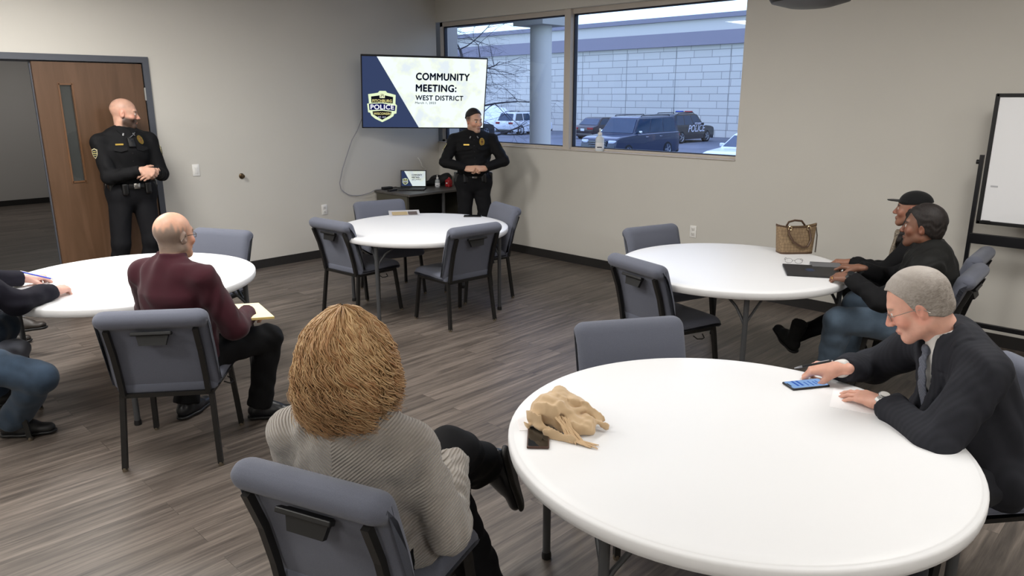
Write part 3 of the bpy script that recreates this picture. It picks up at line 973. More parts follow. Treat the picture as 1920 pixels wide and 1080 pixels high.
# ---------------------------------------------------------------- round folding tables
M_tab = mat('table_plastic', 'e6e6e7', rough=.42, spec=.35, bump=.05, bscale=500)
M_tleg = mat('table_steel', '4b4c4e', rough=.45, metal=.3)
def make_table():
    t = empty('round_table'); R = .762
    MB().lathe([(0, .690), (R - .06, .692), (R - .035, .683), (R - .010, .684), (R - .003, .689), (R - .001, .700), (R, .702), (R, .724), (R - .002, .729), (R - .007, .7325), (R - .014, .7328), (R - .017, .7350), (R - .022, .7368), (R - .05, .7368), (0, .7366)], n=96).build('tabletop', M_tab, t, smooth=50)
    for k in range(2):
        s = -1 if k else 1
        for j in (-1, 1):
            y = s * .431; x = j * .552
            m = MB(); m.tube([(x, y, .688), (x, y, .006)], .0165, 12); l = m.build('leg', M_tleg, t)
            MB().lathe([(0, 0), (.020, 0), (.021, .012), (.0185, .03), (0, .03)], (x, y, 0), 14).build('foot_cap', M_blackp, l)
        for j in (-1, 1):
            x, y = j * .552, s * .431
            m = MB(); m.tube([(x, y, .50), (x - j * .03, y, .55), (x - j * .08, y, .61), (x - j * .16, y, .66), (x - j * .22, y, .688)], .009, 8); m.build('folding_brace', M_tleg, t)
            m = MB(); m.tube([(x, y, .52), (x, y - s * .16, .688)], .008, 8); m.build('folding_brace', M_tleg, t)
        m = MB(); m.tube([(-.552, s * .431, .678), (.552, s * .431, .678)], .012, 8); m.build('cross_bar', M_tleg, t)
    return t
t0 = make_table()
for i, (x, y, a, lab) in enumerate([
        (6.512, -4.228, .91, 'white round folding table nearest the camera with a tan scarf and two phones on it'),
        (5.229, -1.813, -.28, 'white round folding table with a brown handbag, below the window'),
        (2.495, -2.316, 1.22, 'white round folding table in the middle with four empty chairs'),
        (2.621, -4.829, .26, 'white round folding table at the left, in front of the man in burgundy')]):
    t = t0 if i == 0 else copy_tree(t0)
    t.location = (x, y, 0); t.rotation_euler = (0, 0, a)
    tag(t, lab, 'table', 'white round folding tables')
TZ = .7368
# ---------------------------------------------------------------- people
from mathutils.bvhtree import BVHTree
def cloth(name, col, rough=.85, rib=0.0, ribw=.010, chevron=0.0, var=.08, bump=.25, bscale=500, sheen=.1, axis='Z', quilt=0.0):
    if name in _MC: return _MC[name]
    m = bpy.data.materials.new(name); m.use_nodes = True
    nt = m.node_tree; b = nt.nodes['Principled BSDF']; c = lin(col)
    b.inputs['Roughness'].default_value = rough; b.inputs['Specular IOR Level'].default_value = .2; b.inputs['Sheen Weight'].default_value = sheen
    at = N(nt, 'ShaderNodeAttribute', attribute_name='tc')
    n = N(nt, 'ShaderNodeTexNoise', i_Scale=14.0, i_Detail=5.0); nt.links.new(at.outputs['Vector'], n.inputs['Vector'])
    mr = N(nt, 'ShaderNodeMapRange'); mr.inputs['From Min'].default_value = .3; mr.inputs['From Max'].default_value = .7
    mr.inputs['To Min'].default_value = 1 - var; mr.inputs['To Max'].default_value = 1 + var
    nt.links.new(n.outputs['Fac'], mr.inputs['Value'])
    fac = mr.outputs[0]
    n2 = N(nt, 'ShaderNodeTexNoise', i_Scale=float(bscale), i_Detail=2.0); nt.links.new(at.outputs['Vector'], n2.inputs['Vector'])
    bp = N(nt, 'ShaderNodeBump'); bp.inputs['Strength'].default_value = bump; bp.inputs['Distance'].default_value = .0015
    nt.links.new(n2.outputs['Fac'], bp.inputs['Height'])
    nrm = bp.outputs['Normal']
    if rib:
        sp = N(nt, 'ShaderNodeSeparateXYZ'); nt.links.new(at.outputs['Vector'], sp.inputs[0])
        ab = N(nt, 'ShaderNodeMath', operation='ABSOLUTE'); nt.links.new(sp.outputs['X'], ab.inputs[0])
        ma = N(nt, 'ShaderNodeMath', operation='MULTIPLY_ADD'); nt.links.new(ab.outputs[0], ma.inputs[0]); ma.inputs[1].default_value = chevron
        nt.links.new(sp.outputs[axis], ma.inputs[2])
        mu = N(nt, 'ShaderNodeMath', operation='MULTIPLY'); nt.links.new(ma.outputs[0], mu.inputs[0]); mu.inputs[1].default_value = 2 * PI / ribw
        si = N(nt, 'ShaderNodeMath', operation='SINE'); nt.links.new(mu.outputs[0], si.inputs[0])
        b2 = N(nt, 'ShaderNodeBump'); b2.inputs['Strength'].default_value = rib; b2.inputs['Distance'].default_value = .004
        nt.links.new(si.outputs[0], b2.inputs['Height']); nt.links.new(nrm, b2.inputs['Normal']); nrm = b2.outputs['Normal']
        m3 = N(nt, 'ShaderNodeMapRange'); m3.inputs['From Min'].default_value = -1; m3.inputs['To Min'].default_value = .86; m3.inputs['To Max'].default_value = 1.06
        nt.links.new(si.outputs[0], m3.inputs['Value'])
        m4 = N(nt, 'ShaderNodeMath', operation='MULTIPLY'); nt.links.new(fac, m4.inputs[0]); nt.links.new(m3.outputs[0], m4.inputs[1]); fac = m4.outputs[0]
    sc = N(nt, 'ShaderNodeVectorMath', operation='SCALE'); sc.inputs[0].default_value = c[:3]; nt.links.new(fac, sc.inputs['Scale'])
    nt.links.new(sc.outputs['Vector'], b.inputs['Base Color']); nt.links.new(nrm, b.inputs['Normal'])
    _MC[name] = m
    return m

def hair_mat(name, c1, c2, scale=(60, 60, 12), crown=None):
    if name in _MC: return _MC[name]
    m = bpy.data.materials.new(name); m.use_nodes = True
    nt = m.node_tree; b = nt.nodes['Principled BSDF']
    at = N(nt, 'ShaderNodeAttribute', attribute_name='tc'); mp = N(nt, 'ShaderNodeMapping'); mp.inputs['Scale'].default_value = scale
    nt.links.new(at.outputs['Vector'], mp.inputs['Vector'])
    n = N(nt, 'ShaderNodeTexNoise', i_Scale=3.0, i_Detail=5.0, i_Distortion=1.0); nt.links.new(mp.outputs[0], n.inputs['Vector'])
    cr = N(nt, 'ShaderNodeValToRGB'); e = cr.color_ramp.elements
    e[0].position = .32; e[0].color = lin(c1); e[1].position = .68; e[1].color = lin(c2)
    nt.links.new(n.outputs['Fac'], cr.inputs['Fac']); nt.links.new(cr.outputs['Color'], b.inputs['Base Color'])
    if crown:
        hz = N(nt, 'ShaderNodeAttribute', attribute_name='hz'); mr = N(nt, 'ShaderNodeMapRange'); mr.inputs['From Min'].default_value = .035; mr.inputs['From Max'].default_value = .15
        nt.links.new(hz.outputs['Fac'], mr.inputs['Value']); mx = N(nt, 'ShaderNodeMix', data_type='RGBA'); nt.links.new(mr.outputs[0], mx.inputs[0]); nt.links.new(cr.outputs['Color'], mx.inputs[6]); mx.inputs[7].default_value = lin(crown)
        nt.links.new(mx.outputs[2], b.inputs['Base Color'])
    bp = N(nt, 'ShaderNodeBump'); bp.inputs['Strength'].default_value = .4; bp.inputs['Distance'].default_value = .002
    nt.links.new(n.outputs['Fac'], bp.inputs['Height']); nt.links.new(bp.outputs['Normal'], b.inputs['Normal'])
    b.inputs['Roughness'].default_value = .6; b.inputs['Specular IOR Level'].default_value = .3
    _MC[name] = m
    return m

def top(P, m, name='shirt', o=.010, cf=.97, h=.009, hem=None, belly=0.0, r=1.0, amp=.0035, wl=.09, seed=1, collar=.03, sleeves=True, vneck=None, low=True, pel=False, lapel=False, k=.035, cuff_ext=0.0, chest=1.0, cr=.0, neck_drop=0.0, fore=True):
    p = P.p; S = p.S
    F = Field(h=h)
    torso_ops(F, p, o, k=k, belly=belly, low=low, pel=pel, chest=chest)
    if sleeves:
        for sd in 'rl':
            if hasattr(p, 'w' + sd): arm_ops(F, p, sd, o * .9, cut=True, r=r, ext=cuff_ext, fore=fore, cf=cf)
    if collar: F.cone(p.N - p.cu * .02 * S + p.cf * .008 * S, p.N + p.cu * (.02 + collar) * S + p.cf * .010 * S, (.072 + cr) * S, (.064 + cr) * S, .012, cutb=True)
    hem = hem if hem is not None else .03
    F.plane(p.P + p.u * hem * S, -p.u, .006)
    if vneck:
        wtop, zbot, ztop = vneck
        def fn(X, Y, Z):
            dx, dy, dz = X - F32(p.C[0]), Y - F32(p.C[1]), Z - F32(p.C[2])
            x = (dx * p.cr[0] + dy * p.cr[1] + dz * p.cr[2]) / S; y = (dx * p.cf[0] + dy * p.cf[1] + dz * p.cf[2]) / S; z = (dx * p.cu[0] + dy * p.cu[1] + dz * p.cu[2]) / S
            w = wtop * (z - zbot) / (ztop - zbot)
            return np.maximum(np.maximum((np.abs(x) - w) * .9, -(y - .01)), y - .185)
        F.func(fn, .003, 's')
    fo = folds(seed, amp, wl); 
    def disp(x, y, z):
        d = fo(x, y, z)
        if lapel:
            q = P.p.tc(np.stack([x, y, z], 1)); wtop, zbot, ztop = vneck
            w = wtop * (q[:, 2] - zbot) / (ztop - zbot); e = np.abs(q[:, 0]) - w
            lw = .045 * sstep(zbot - .01, ztop - .04, q[:, 2]) + .012
            inl = (e > -.02) & (e < lw) & (q[:, 1] > -.02) & (q[:, 2] > zbot - .02)
            notch = (np.abs(q[:, 2] - (ztop - .055)) < .006) & (e > lw * .5)
            d = d - .006 * (inl & ~notch)
        return d
    return P.part(name, F, m, disp)

def pants(P, m, name='trousers', o=.012, h=.010, flare=.012, seed=3, amp=.005, wl=.10, r=1.0, top_z=.075, hide=''):
    p = P.p; F = Field(h=h); S = p.S
    F.cone(p.P - p.r * .08 * S, p.P + p.r * .08 * S, .112 * S * p.g + o, .112 * S * p.g + o, .04, axis=p.f, flat=1.0)
    F.cone(p.P, p.P + (p.M - p.P) * .5, .148 * S * p.g + o, .148 * S * p.g + o, .03, axis=p.f, flat=.75)
    for sd in 'rl':
        if hasattr(p, 'a' + sd) and sd not in hide: leg_ops(F, p, sd, o, .03, True, flare, r)
    def waist(X, Y, Z):
        r2 = (X - F32(p.P[0])) ** 2 + (Y - F32(p.P[1])) ** 2
        return np.where(r2 < (.21 * S * p.g) ** 2, Z - F32(p.P[2] + top_z * S), F32(-.05)) + 0 * X
    F.func(waist, .004)
    return P.part(name, F, m, folds(seed, amp, wl))

def short_hair(P, m, t=.006, line=None, top_cut=None, h=.004, name='hair', amp=.0015, vol=(0, 0, 0)):
    p = P.p; F = Field(h=h); S = p.S; R = p.hR(); q = p.hp
    rr = lambda *a: np.array(a) * S
    F.ell(q(0, -.012 + vol[1] * .0, .032 + vol[2] * .5), rr(.0765 + t, .099 + t + vol[1], .088 + t + vol[2]), R, .02)
    F.ell(q(0, -.03, -.02), rr(.066 + t, .075 + t, .075), R, .02)
    L = line or ([-.13, -.06, -.035, -.012, .01, .03, .065, .1], [-.065, -.06, -.035, -.022, -.005, .045, .078, .085])
    def fn(X, Y, Z):
        dx, dy, dz = X - F32(p.H[0]), Y - F32(p.H[1]), Z - F32(p.H[2])
        y = (dx * p.hf[0] + dy * p.hf[1] + dz * p.hf[2]) / S; z = (dx * p.hu[0] + dy * p.hu[1] + dz * p.hu[2]) / S
        d = np.interp(y, L[0], L[1]) - z
        if top_cut is not None: d = np.maximum(d, z - np.interp(y, top_cut[0], top_cut[1]))
        return d * S
    F.func(fn, .004)
    o = P.part(name, F, m, folds(5, amp, .035))
    Pw = np.array([v.co for v in o.data.vertices]) + P.origin
    set_attr(o.data, 'hz', P.p.hloc(Pw)[:, 2], 'FLOAT')

def stick(obj, pt, d):
    """hit a garment from outside; gives world point and normal"""
    me = obj.data
    V = [v.co.copy() for v in me.vertices]
    if '_bvh' not in stick.__dict__: stick._bvh = {}
    if obj.name not in stick._bvh: stick._bvh[obj.name] = BVHTree.FromPolygons(V, [tuple(f.vertices) for f in me.polygons])
    o = obj.parent.matrix_world.translation if obj.parent else Vector((0, 0, 0))
    o = obj.parent.location if obj.parent else Vector((0, 0, 0))
    hit = stick._bvh[obj.name].ray_cast(Vector(pt) - o, Vector(d).normalized())
    if hit[0] is None: return Vector(pt), -Vector(d)
    n = hit[1]
    if n.dot(Vector(d)) > 0: n = -n
    return hit[0] + o, n

def frame_from(n, up):
    n = Vector(n).normalized(); up = Vector(up); x = up.cross(n).normalized(); y = n.cross(x)
    return Matrix((x, y, n)).transposed()

def badge(P, shirt, x, z, w, h, th, m, name, poly=None, yoff=.4, d=None, src=None):
    p = P.p
    pt = src if src is not None else p.cp(x, yoff, z)
    loc, n = stick(shirt, pt, d if d is not None else -p.cf)
    R = frame_from(n, p.cu)
    mb = MB()
    pl = poly or [(math.cos(a), math.sin(a)) for a in np.linspace(0, 2 * PI, 20, endpoint=False)]
    mb.prism([(a * w / 2, b * h / 2) for a, b in pl], th, R, loc + n * .001)
    o = P.attach(name, mb, m, smooth=0)
    return o, loc, n, R

def police(pose, label, hands, seed, hair=None, skin='c79b86', far=True, beard=False, chest=1.08, belly=.0, tintfn=None):
    P = Person(pose, label, skin=skin, hh=.0045)
    for hd in hands: P.hand(*hd)
    if tintfn: P.tints.append(tintfn)
    if beard:
        def tint(C, x, y, z, near):
            w = sstep(-.022, -.048, z - .10 * np.maximum(.07 - y, 0)) * sstep(-.022, .004, y) * sstep(-.135, -.115, z) * near
            lipz = (np.abs(x) < .02) & (np.abs(z + .070) < .008)
            C = mixc(C, '3a2c24', w * .95 * (~lipz))
            return mixc(C, '6f5e54', sstep(.03, .055, z - .5 * np.maximum(y - .02, 0) * 1.2) * near * .22)
        P.tints.append(tint)
    else:
        P.tints.append(lambda C, x, y, z, near: mixc(C, '8a7264', sstep(-.04, -.06, z) * sstep(0, .03, y) * near * .45))
    P.body()
    p = P.p; S = p.S
    U = cloth('uniform_black', '0f0f11', rough=.8, bump=.2, var=.15, sheen=0)
    sh = top(P, U, 'uniform_shirt', o=.016, h=.008, hem=.055, seed=seed, amp=.005, wl=.08, collar=.028, chest=chest, belly=belly, cuff_ext=.002)
    pants(P, cloth('uniform_trousers', '101013', rough=.85, sheen=0), o=.014, top_z=.085, seed=seed + 3)
    M_duty = mat('duty_leather', '0f0f10', rough=.3, coat=.3)
    for sd in 'rl': P.shoe(sd, p.f + (p.r if sd == 'r' else -p.r) * .25, mat('polished_black_shoe', '0d0d0e', rough=.25), M_blackp)
    F = Field(h=.008)      # duty belt with its holsters
    F.cone(p.P + p.u * .035 * S, p.P + p.u * .085 * S, .168 * S * p.g, .168 * S * p.g, 0, axis=p.f, flat=.78, cutb=True, cuta=True)
    for x, y in ((.165, .04), (.165, -.05), (-.165, .03), (-.16, -.05), (-.09, .115), (.09, .115)):
        F.box(p.P + p.r * x * S * p.g + p.f * y * S + p.u * .04 * S, (.028, .034, .055), np.stack([p.r, p.f, p.u]), .012, .01)
    belt = P.part('duty_belt', F, M_duty)
    loc, n = stick(belt, p.P + p.f * .5 + p.u * .062 * S, -p.f)
    b = MB().box(loc + n * .006, (.055, .012, .05), Matrix((p.r, p.f, p.u)).transposed(), bev=.003)
    bk = P.attach('belt_buckle', b, mat('buckle_silver', 'b9b7b2', rough=.25, metal=1))
    gold = mat('badge_gold', 'c9a955', rough=.3, metal=.85)
    silv = mat('badge_silver', 'bfc0c2', rough=.3, metal=.9)
    o, loc, n, R = badge(P, sh, -.085, .075, .062, .086, .005, gold, 'badge')
    mb = MB(); mb.prism([(math.cos(a) * .014, math.sin(a) * .016) for a in np.linspace(0, 2 * PI, 16, endpoint=False)], .003, R, loc + n * .006)
    mb.box(loc + n * .006 + R @ Vector((0, .024, 0)), (.03, .006, .003), R); mb.box(loc + n * .006 + R @ Vector((0, -.024, 0)), (.03, .006, .003), R)
    P.attach('badge_seal', mb, mat('badge_brown', '6b4a2c', rough=.4), parent=o, smooth=0)
    badge(P, sh, .085, .045, .065, .014, .003, gold, 'name_plate', poly=[(-1, -1), (1, -1), (1, 1), (-1, 1)])
    # collar wings and pins
    for s in (-1, 1):
        loc, n = stick(sh, p.N + p.cr * s * .05 * S + p.cf * .3 - p.cu * .012 * S, -p.cf)
        R = frame_from(n, p.cu)
        mb = MB().prism([(-s * .032, .034), (s * .030, .026), (s * .022, -.036)][::s], .006, R, loc)
        cw = P.attach('collar_wing', mb, U, smooth=0)
        mb = MB().box(loc + n * .008 + R @ Vector((s * .012, -.010, 0)), (.012, .026, .003), R @ Matrix.Rotation(-s * .35, 3, 'Z'))
        P.attach('collar_pin', mb, silv, parent=cw, smooth=0)
        # shoulder patch: shield with a pale border
        e, shd = (p.er, p.shr) if s > 0 else (p.el, p.shl)
        pt = shd + (e - shd) * .30
        out = unit(p.cr * s + p.cf * .25)
        sl = [(-.9, .75), (-.35, .85), (0, 1), (.35, .85), (.9, .75), (.85, 0), (.6, -.6), (0, -1), (-.6, -.6), (-.85, 0)]
        o, loc, n, R = badge(P, sh, 0, 0, .075, .092, .003, mat('patch_cream', 'c9bf98', rough=.8), 'sleeve_patch', poly=sl, src=pt + out * .3, d=-out)
        mb = MB().prism([(a * .030, b * .038) for a, b in sl], .002, R, loc + n * .0035)
        P.attach('patch_field', mb, mat('patch_black', '1d1d22', rough=.8), parent=o, smooth=0)
        mb = MB(); 
        for yy, ww in ((.017, .036), (0, .050), (-.016, .032)): mb.box(loc + n * .006 + R @ Vector((0, yy, 0)), (ww, .005, .001), R)
        P.attach('patch_lines', mb, mat('patch_thread', 'cfc27a', rough=.8), parent=o, smooth=0).name = 'patch_band'
        # breast pocket flap
        loc, n = stick(sh, p.cp(s * .085, .4, .005), -p.cf); R = frame_from(n, p.cu)
        mb = MB().prism([(-.055, .014), (-.055, -.012), (0, -.026), (.055, -.012), (.055, .014)], .004, R, loc - n * .001)
        P.attach('pocket_flap', mb, U, smooth=0)
    for i in range(5):
        loc, n = stick(sh, p.cp(0, .4, .10 - .065 * i), -p.cf); R = frame_from(n, p.cu)
        mb = MB().prism([(math.cos(a) * .0055, math.sin(a) * .0055) for a in np.linspace(0, 2 * PI, 10, endpoint=False)], .002, R, loc)
        P.attach('shirt_button', mb, M_blackp, smooth=0)
    return P, sh

def V(*a): return np.array(a, float)
# --- standing at the door
pose = Pose((.30, -3.985, 1.0), (1, .02), S=1.085, lean=-.03, shrug=-.022, look=unit(V(.42, .90, -.12)), head_fwd=.02, wide=1.06, girth=1.02,
            wr=V(.565, -3.97, 1.215), wl=V(.555, -3.855, 1.195), pr=V(-.6, -1, -.7), pl=V(-.6, .6, -.9),
            ar=V(.30, -4.21, .10), al=V(.36, -3.96, .10), kr=V(1, -.1, 0), kl=V(1, .2, 0))
P1, sh1 = police(pose, 'bald bearded police officer in black uniform standing against the wooden door',
                 [('r', V(.25, .95, -.25), V(.85, -.15, .5), 'clasp', 1.0), ('l', V(.30, -.93, -.25), V(.9, .15, .4), 'clasp', 1.0)], 11, beard=True)
# body camera and radio mic on the chest
loc, n = stick(sh1, pose.cp(0, .4, .055), -pose.cf); R = frame_from(n, pose.cu)
mb = MB().box(loc + n * .012, (.058, .085, .024), R, bev=.006); bc = P1.attach('body_camera', mb, M_blackp)
mb = MB().lathe([(0, 0), (.011, 0), (.011, .004), (0, .005)], loc + n * .024 + R @ Vector((0, .02, 0)), 16, R); P1.attach('lens', mb, mat('lens_glass', '26282c', rough=.1), parent=bc)
loc, n = stick(sh1, pose.cp(-.02, .4, .105), -pose.cf)
mb = MB(); mb.tube([loc + n * .006 + R @ Vector((-.05, -.03, 0)), loc + n * .012 + R @ Vector((0, .0, 0)), loc + n * .006 + R @ Vector((.035, .03, 0))], .0035, 6); P1.attach('radio_cord', mb, mat('cord_grey', '5a5b5f', rough=.5))

# --- presenting
fv = unit(V(.80, -.60, 0)); rv = np.cross(fv, V(0, 0, 1))
pc = V(1.42, -.70, 0)
pose = Pose((pc[0], pc[1], .93), fv, S=1.01, lean=.0, look=unit(V(.99, -.12, -.10)), head_fwd=.02, wide=1.14, girth=1.12,
            wr=pc + fv * .27 + rv * .105 + V(0, 0, 1.09), wl=pc + fv * .27 - rv * .105 + V(0, 0, 1.09), pr=rv * 1.5 - fv * .2 - V(0, 0, .15), pl=-rv * 1.5 - fv * .2 - V(0, 0, .15),
            ar=pc + rv * .13 + V(0, 0, .10), al=pc - rv * .13 + fv * .03 + V(0, 0, .10))
P2, sh2 = police(pose, 'dark-haired police officer in black uniform standing in front of the screen',
                 [('r', -rv * .9 + fv * .40, fv * .45 + V(0, 0, .5) + rv * .2, 'fist', 1.0), ('l', rv * .9 + fv * .40, fv * .45 + V(0, 0, .5) - rv * .2, 'fist', 1.0)], 21, skin='c79c84', chest=1.12, belly=.02,
                 tintfn=lambda C, x, y, z, near: mixc(C, '2b2320', sstep(-.025, .03, z) * sstep(.045, .012, y) * near * .85))
short_hair(P2, hair_mat('black_hair', '141110', '2c2523'), t=.0055, vol=(0, .004, .010), line=([-.13, -.08, -.05, -.02, .01, .04, .062, .1], [.0, .015, .035, .045, .05, .066, .088, .098]))

# --- burgundy sweater, from behind
pose = Pose((3.735, -4.975, .525), (-.40, .92), S=1.01, lean=-.02, look=unit(V(-.35, .93, -.05)), chest_face=(-.40, .92), head_fwd=.035, wide=1.06, girth=1.08, slouch=.12, spine=.95,
            wr=V(3.80, -4.62, .69), wl=V(3.46, -4.76, .68), pr=V(1, -.35, -.9), pl=V(-1, -.6, -.8),
            ar=V(3.70, -4.555, .10), al=V(3.36, -4.85, .10), kr=V(.1, .9, .9), kl=V(-.5, .6, .9))
P3 = Person(pose, 'bald person in a burgundy sweater seated with their back to the camera', skin='c69880', hh=.0035)
P3.hand('r', V(-.6, .75, -.15), V(.2, .2, .95), 'relaxed').hand('l', V(.4, .85, -.15), V(0, .2, .95), 'relaxed')
P3.tints.append(lambda C, x, y, z, near: mixc(C, '7d736a', sstep(.066, .030, z + .012 * np.sin(x * 190) + .01 * np.sin(y * 240 + 1)) * sstep(.035, .0, y) * sstep(-.10, -.07, z) * near * .82))
P3.body()
top(P3, cloth('burgundy_knit', '38141d', rough=.9, bump=.35, bscale=900), 'sweater', o=.020, h=.0075, hem=-.05, pel=True, belly=.02, amp=.006, wl=.10, seed=31, collar=.052, cr=.006)
pants(P3, cloth('black_trousers', '0f0f11', rough=.85, sheen=0), o=.014, seed=33, flare=.016)
F = Field(h=.006)
for sd, tv in (('r', V(.45, .9, 0)), ('l', V(-.5, .86, 0))): P3.shoe(sd, tv, mat('black_leather_shoe', '15161a', rough=.35), M_blackp)
def glasses(P, col='2a2724', r=.0013, w=.021, hgt=.014, temple=True, metal=.5):
    p = P.p; q = p.hp; m = MB()
    for s in (-1, 1):
        c = (s * .032, .100, -.004)
        m.tube([q(c[0] + w * (abs(math.cos(a)) ** .7) * (1 if math.cos(a) > 0 else -1), c[1] - .006 * abs(s * .032 + w * math.cos(a)) / .05, c[2] + hgt * (abs(math.sin(a)) ** .7) * (1 if math.sin(a) > 0 else -1)) for a in np.linspace(0, 2 * PI, 25)], r, 6)
        m.tube([q(s * .053, .096, .002), q(s * .070, .080, .004), q(s * .079, .02, .004), q(s * .082, -.012, -.002), q(s * .080, -.03, -.022)], r * 1.1, 6)
    m.tube([q(-.011, .101, -.001), q(0, .1045, .002), q(.011, .101, -.001)], r, 6)
    o = P.attach('glasses', m, mat('glasses_' + col, col, rough=.3, metal=metal))
    g = MB()
    for s in (-1, 1):
        g.prism([(math.cos(a) * w * .95, math.sin(a) * hgt * .95) for a in np.linspace(0, 2 * PI, 20, endpoint=False)], .001, Matrix((p.hr, p.hu, p.hf)).transposed(), q(s * .032, .0995, -.004))
    P.attach('lens', g, mat('clear_lens', 'ffffff', rough=.02, trans=1, ior=1.05, alpha=.25), parent=o, smooth=0).name = 'glasses_lens'
    return o
glasses(P3, '3a332c')

# --- left edge, jeans
pose = Pose((2.85, -5.83, .53), (.30, .95), S=1.03, lean=.16, look=unit(V(.1, .95, -.25)), chest_face=(.05, 1), wide=1.05, girth=1.05,
            wr=V(2.885, -5.335, .785), wl=V(2.44, -5.37, .785), pr=V(.9, -.8, -.4), pl=V(-.9, -.8, -.4),
            ar=V(2.92, -5.64, .10), al=V(2.36, -5.62, .10), kr=V(.95, .45, .8), kl=V(-.6, .7, .5))
P4 = Person(pose, 'person in dark top and blue jeans holding a blue pen at the left edge', skin='c4988a', hh=.0035)
P4.hand('r', V(-.60, .78, -.12), V(.1, .1, .98), 'clasp').hand('l', V(-.15, .95, -.10), V(.0, .2, .97), 'pen')
P4.body()
short_hair(P4, hair_mat('brown_hair', '2b1f17', '4a372a'))
top(P4, cloth('navy_knit', '16151e', rough=.9, sheen=0), 'sweatshirt', o=.020, h=.008, hem=-.02, pel=True, amp=.006, seed=41)
M_jean = cloth('blue_jeans', '516070', rough=.85, var=.22, bump=.3)
pants(P4, cloth('dark_blue_jeans', '2f3d4d', rough=.85, var=.2), o=.016, seed=43, flare=.02, name='jeans', r=1.04)
for sd, tv in (('r', V(.55, .8, 0)), ('l', V(.1, 1, 0))): P4.shoe(sd, tv, mat('dark_hiking_shoe', '1c1b1c', rough=.6), M_blackp)

# --- beyond the left edge, only a crossed shoe in view
pose = Pose((.75, -5.60, .545), (.85, .50), S=1.0, lean=.05, look=unit(V(.85, .5, -.05)),
            wr=V(1.05, -5.60, .66), wl=V(.98, -5.42, .66), pr=V(-.5, -.6, -.5), pl=V(-.6, .4, -.5), ar=V(1.38, -5.25, .275), al=V(1.00, -5.30, .10), kr=V(.3, -.3, .9), kl=V(.8, .3, .8))
P9 = Person(pose, 'person beyond the left edge, only a dark shoe and grey sock showing under the table', skin='c9a090', hh=.006)
P9.hand('r', V(.9, .3, -.1), V(0, 0, 1), 'relaxed').hand('l', V(.9, .1, -.1), V(0, 0, 1), 'relaxed')
P9.body()
short_hair(P9, hair_mat('brown_hair', '2b1f17', '4a372a'))
top(P9, cloth('dark_jacket', '202022', rough=.9), 'jacket', o=.018, h=.010, hem=-.02, pel=True, amp=.005, seed=91)
pants(P9, cloth('dark_trousers', '1e1f24', rough=.85), o=.014, seed=93)
P9.shoe('r', V(.71, .70, .10), mat('dark_brown_shoe', '2a2420', rough=.5), M_blackp, up=V(-.15, -.1, 1))
P9.shoe('l', V(.5, .85, 0), mat('dark_brown_shoe', '2a2420', rough=.5), M_blackp)
F = Field(h=.006); d9 = unit(pose.kr - pose.ar); F.cone(pose.ar - d9 * .03, pose.ar + d9 * .11, .046, .050, 0, cutb=True); P9.part('sock', F, cloth('grey_sock', '8d8d90', rough=.95))

# --- grey cardigan, blonde, from behind
fv = unit(V(-.50, .87, 0)); rv = np.cross(fv, V(0, 0, 1))
pose = Pose((5.825, -5.270, .530), (-.42, .91), S=.97, lean=-.14, chest_face=fv, look=unit(V(-.38, .92, .02)), wide=1.04, girth=1.12, head_fwd=.03, shrug=-.03, spine=.85, neck=1.42,
            wr=V(5.92, -4.97, .65), wl=V(5.66, -5.10, .655), pr=V(.8, -.4, -.9), pl=V(-.6, -.5, -1),
            ar=V(5.635, -4.545, .39), al=V(5.93, -4.84, .10), kr=V(-.2, .6, 1), kl=V(-.3, .9, .7))
P5 = Person(pose, 'person with wavy blonde hair and grey knit cardigan seated nearest the camera', skin='cfa592', hh=.004)
P5.hand('r', V(-.7, .7, -.1), V(.1, .3, .95), 'relaxed').hand('l', V(.6, .8, -.1), V(0, .3, .95), 'relaxed')
P5.body()
knit = cloth('grey_knit', '9b948c', rough=.95, rib=.7, ribw=.0115, chevron=-.8, bump=.5, bscale=700, sheen=.3)
F = Field(h=.006)
p = pose; S = p.S
torso_ops(F, p, .024, k=.05, pel=True)
F.cone(p.P - p.r * .02, p.M, .19, .175, .05, axis=p.f, flat=.80)
for sd in 'rl': arm_ops(F, p, sd, .020, cut=True, r=1.05, k=.04, cf=1.28)
# shawl collar lying on the shoulders
for i in range(9):
    a0 = -2.35 + 4.7 * i / 9 - PI / 2; a1 = -2.35 + 4.7 * (i + 1) / 9 - PI / 2
    c = p.N - p.cu * .025 + p.cf * .02
    g = lambda a: c + p.cr * math.cos(a) * .105 + p.cf * math.sin(a) * .085 + p.cu * (.018 - .03 * abs(math.cos(a)) - .05 * max(0, math.sin(a)))
    F.cone(g(a0), g(a1), .034, .034, .012)
# cardigan hem gathered on the right of the seat
F.cone(p.hipr + p.r * .06 + p.u * .05, p.kr * .45 + p.hipr * .55 + p.r * .09 - p.u * .02, .085, .05, .05)
F.cone(p.hipr + p.r * .11 - p.u * .02, p.hipr + p.r * .12 + p.f * .16 - p.u * .01, .06, .045, .04)
F.plane(p.P - p.u * .11, -p.u, .01)
fo = folds(51, .007, .11); fo2 = folds(52, .005, .06)
def dk(x, y, z):
    q = p.tc(np.stack([x, y, z], 1))
    ph = (q[:, 2] - .75 * np.abs(q[:, 0])) * 2 * PI / .0125
    return fo(x, y, z) + fo2(x, y, z) * sstep(-.05, -.2, q[:, 2]) - .0012 * np.sin(ph)
P5.part('cardigan', F, knit, dk)
p.ar_full = p.ar; p.ar = p.kr + (p.ar - p.kr) * .78
pants(P5, cloth('black_wide_trousers', '0d0d10', rough=.85, sheen=0), o=.028, flare=.022, seed=53, r=1.10, amp=.008)
p.ar = p.ar_full
P5.shoe('r', unit(V(.08, .28, -1)), mat('black_boot_leather', '14161b', rough=.3), mat('boot_sole', '1d1c1a', rough=.6), up=unit(V(-.74, -.66, -.1)) , size=1.14, boot=.05)
